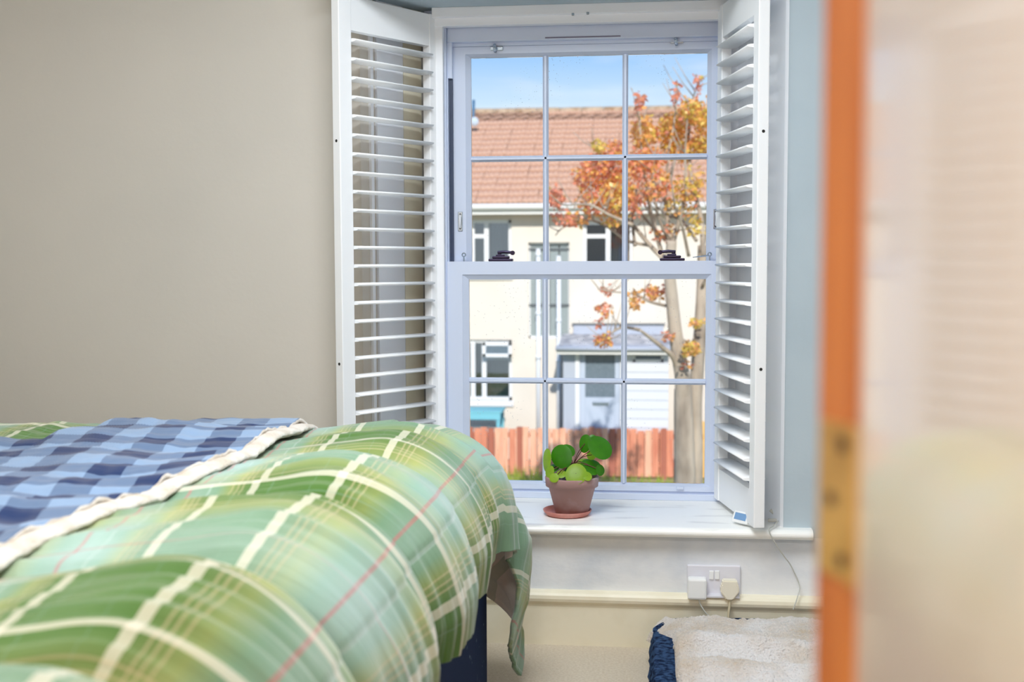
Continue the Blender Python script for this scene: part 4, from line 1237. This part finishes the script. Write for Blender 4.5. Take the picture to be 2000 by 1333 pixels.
for i, pth in enumerate(up):
    q = limb(pth, .042 if i < 5 else .028, .007, random.uniform(-.2, .2), random.uniform(-.9, .9), 6)
    ends.append(q)
for q in ends:                                # twigs
    for _ in range(9):
        k = random.randint(len(q) // 4, len(q) - 1); p = q[k]
        d = Vector((random.uniform(-1, 1), random.uniform(-.8, .8), random.uniform(.1, 1.1))).normalized()
        L = random.uniform(.12, .33)
        tube(bm, [p, p + d * L * .5 + Vector((0, 0, .02)), p + d * L + Vector((0, 0, .07))], [.0065, .0045, .0028], 5)
obj('trunk', bm, 'bark', tree, True)
clusters = [  # px, py, rx, ry, leaves, tones
    (1180, 330, 45, 40, 240, 'or'), (1150, 345, 30, 26, 110, 'ro'), (1205, 375, 34, 36, 180, 'og'), (1160, 395, 36, 28, 110, 'ro'), (1085, 385, 16, 22, 50, 'r'),
    (1170, 285, 14, 14, 36, 'g'), (1205, 290, 22, 18, 60, 'ro'), (1100, 425, 26, 14, 36, 'r'), (1130, 430, 20, 12, 22, 'or'), (1200, 425, 26, 18, 50, 'go'),
    (1258, 260, 24, 40, 170, 'og'), (1250, 200, 9, 22, 24, 'r'), (1312, 255, 30, 38, 230, 'go'), (1350, 215, 26, 26, 120, 'og'), (1330, 290, 40, 26, 150, 'og'), (1322, 180, 7, 28, 18, 'r'), (1362, 165, 8, 22, 16, 'r'),
    (1375, 260, 20, 50, 130, 'og'), (1265, 310, 34, 24, 120, 'or'), (1280, 360, 40, 34, 90, 'or'), (1345, 355, 36, 36, 70, 'og'), (1240, 400, 16, 30, 40, 'r'), (1330, 400, 34, 26, 44, 'og'), (1300, 455, 30, 20, 26, 'or'),
    (1275, 572, 20, 16, 46, 'ro'), (1240, 585, 14, 20, 30, 'o'), (1305, 565, 10, 14, 18, 'r'), (1185, 568, 16, 10, 16, 'r'), (1180, 605, 16, 18, 22, 'ro'), (1181, 663, 18, 14, 44, 'ro'), (1170, 630, 8, 8, 8, 'r'),
    (1350, 680, 18, 16, 46, 'og'), (1340, 712, 10, 10, 14, 'r'), (1305, 655, 12, 10, 18, 'or'), (1362, 630, 12, 10, 18, 'og'), (1360, 440, 18, 24, 26, 'g'), (1400, 220, 30, 40, 90, 'og'), (1440, 330, 30, 40, 70, 'or'), (1230, 330, 30, 30, 60, 'ro')]
tone = {'o': 'autumn_orange', 'r': 'autumn_red', 'g': 'autumn_gold'}
bms = {k: bmesh.new() for k in tone}
for px, py, rx, ry, n, tn in clusters:
    dy = random.uniform(-.3, .3)
    for _ in range(int(n * 2.4)):
        while True:
            a, b, c_ = random.uniform(-1, 1), random.uniform(-1, 1), random.uniform(-1, 1)
            if a * a + b * b + c_ * c_ < 1: break
        p = T(px + a * rx, py + b * ry, dy + c_ * .35)
        k = bms[random.choice(tn)] if random.random() < .85 else bms[random.choice('org')]
        d = Vector((random.uniform(-1, 1), random.uniform(-1, 1), random.uniform(-1, .4))).normalized()
        e_ = d.cross(Vector((random.uniform(-1, 1), random.uniform(-1, 1), random.uniform(-1, 1)))).normalized()
        L = random.uniform(.038, .070); w = L * .62
        m_ = p + d * L * .5 + d.cross(e_) * .008
        v = [k.verts.new(z_) for z_ in (p, p + d * L * .5 + e_ * w * .5, p + d * L, p + d * L * .5 - e_ * w * .5)]
        k.faces.new(v)
for k, bm in bms.items():
    tag(obj('foliage', bm, tone[k], tree), None, None, None, 'stuff')
# ---- tufts of grass along the fence
bm = bmesh.new()
for _ in range(5200):
    x = random.uniform(-4.5, 3.2); y = FY - random.uniform(.02, 1.6)
    dens = nz(x * 1.4, y * 1.4, 9) + .25
    if random.random() > dens + .25: continue
    h = random.uniform(.06, .18) * (1.4 if dens > .40 else .8); a = random.uniform(0, 6.28); w = .010
    p = Vector((x, y, GZ)); d = Vector((math.cos(a), math.sin(a), 0))
    v = [bm.verts.new(z_) for z_ in (p - d * w, p + d * w, p + d * w * .6 + Vector((random.uniform(-.04, .04), random.uniform(-.04, .04), h)))]
    bm.faces.new(v)
tag(obj('grass', bm, 'grass'), 'tufts of yellow green grass at the foot of the fence', 'grass', None, 'stuff')
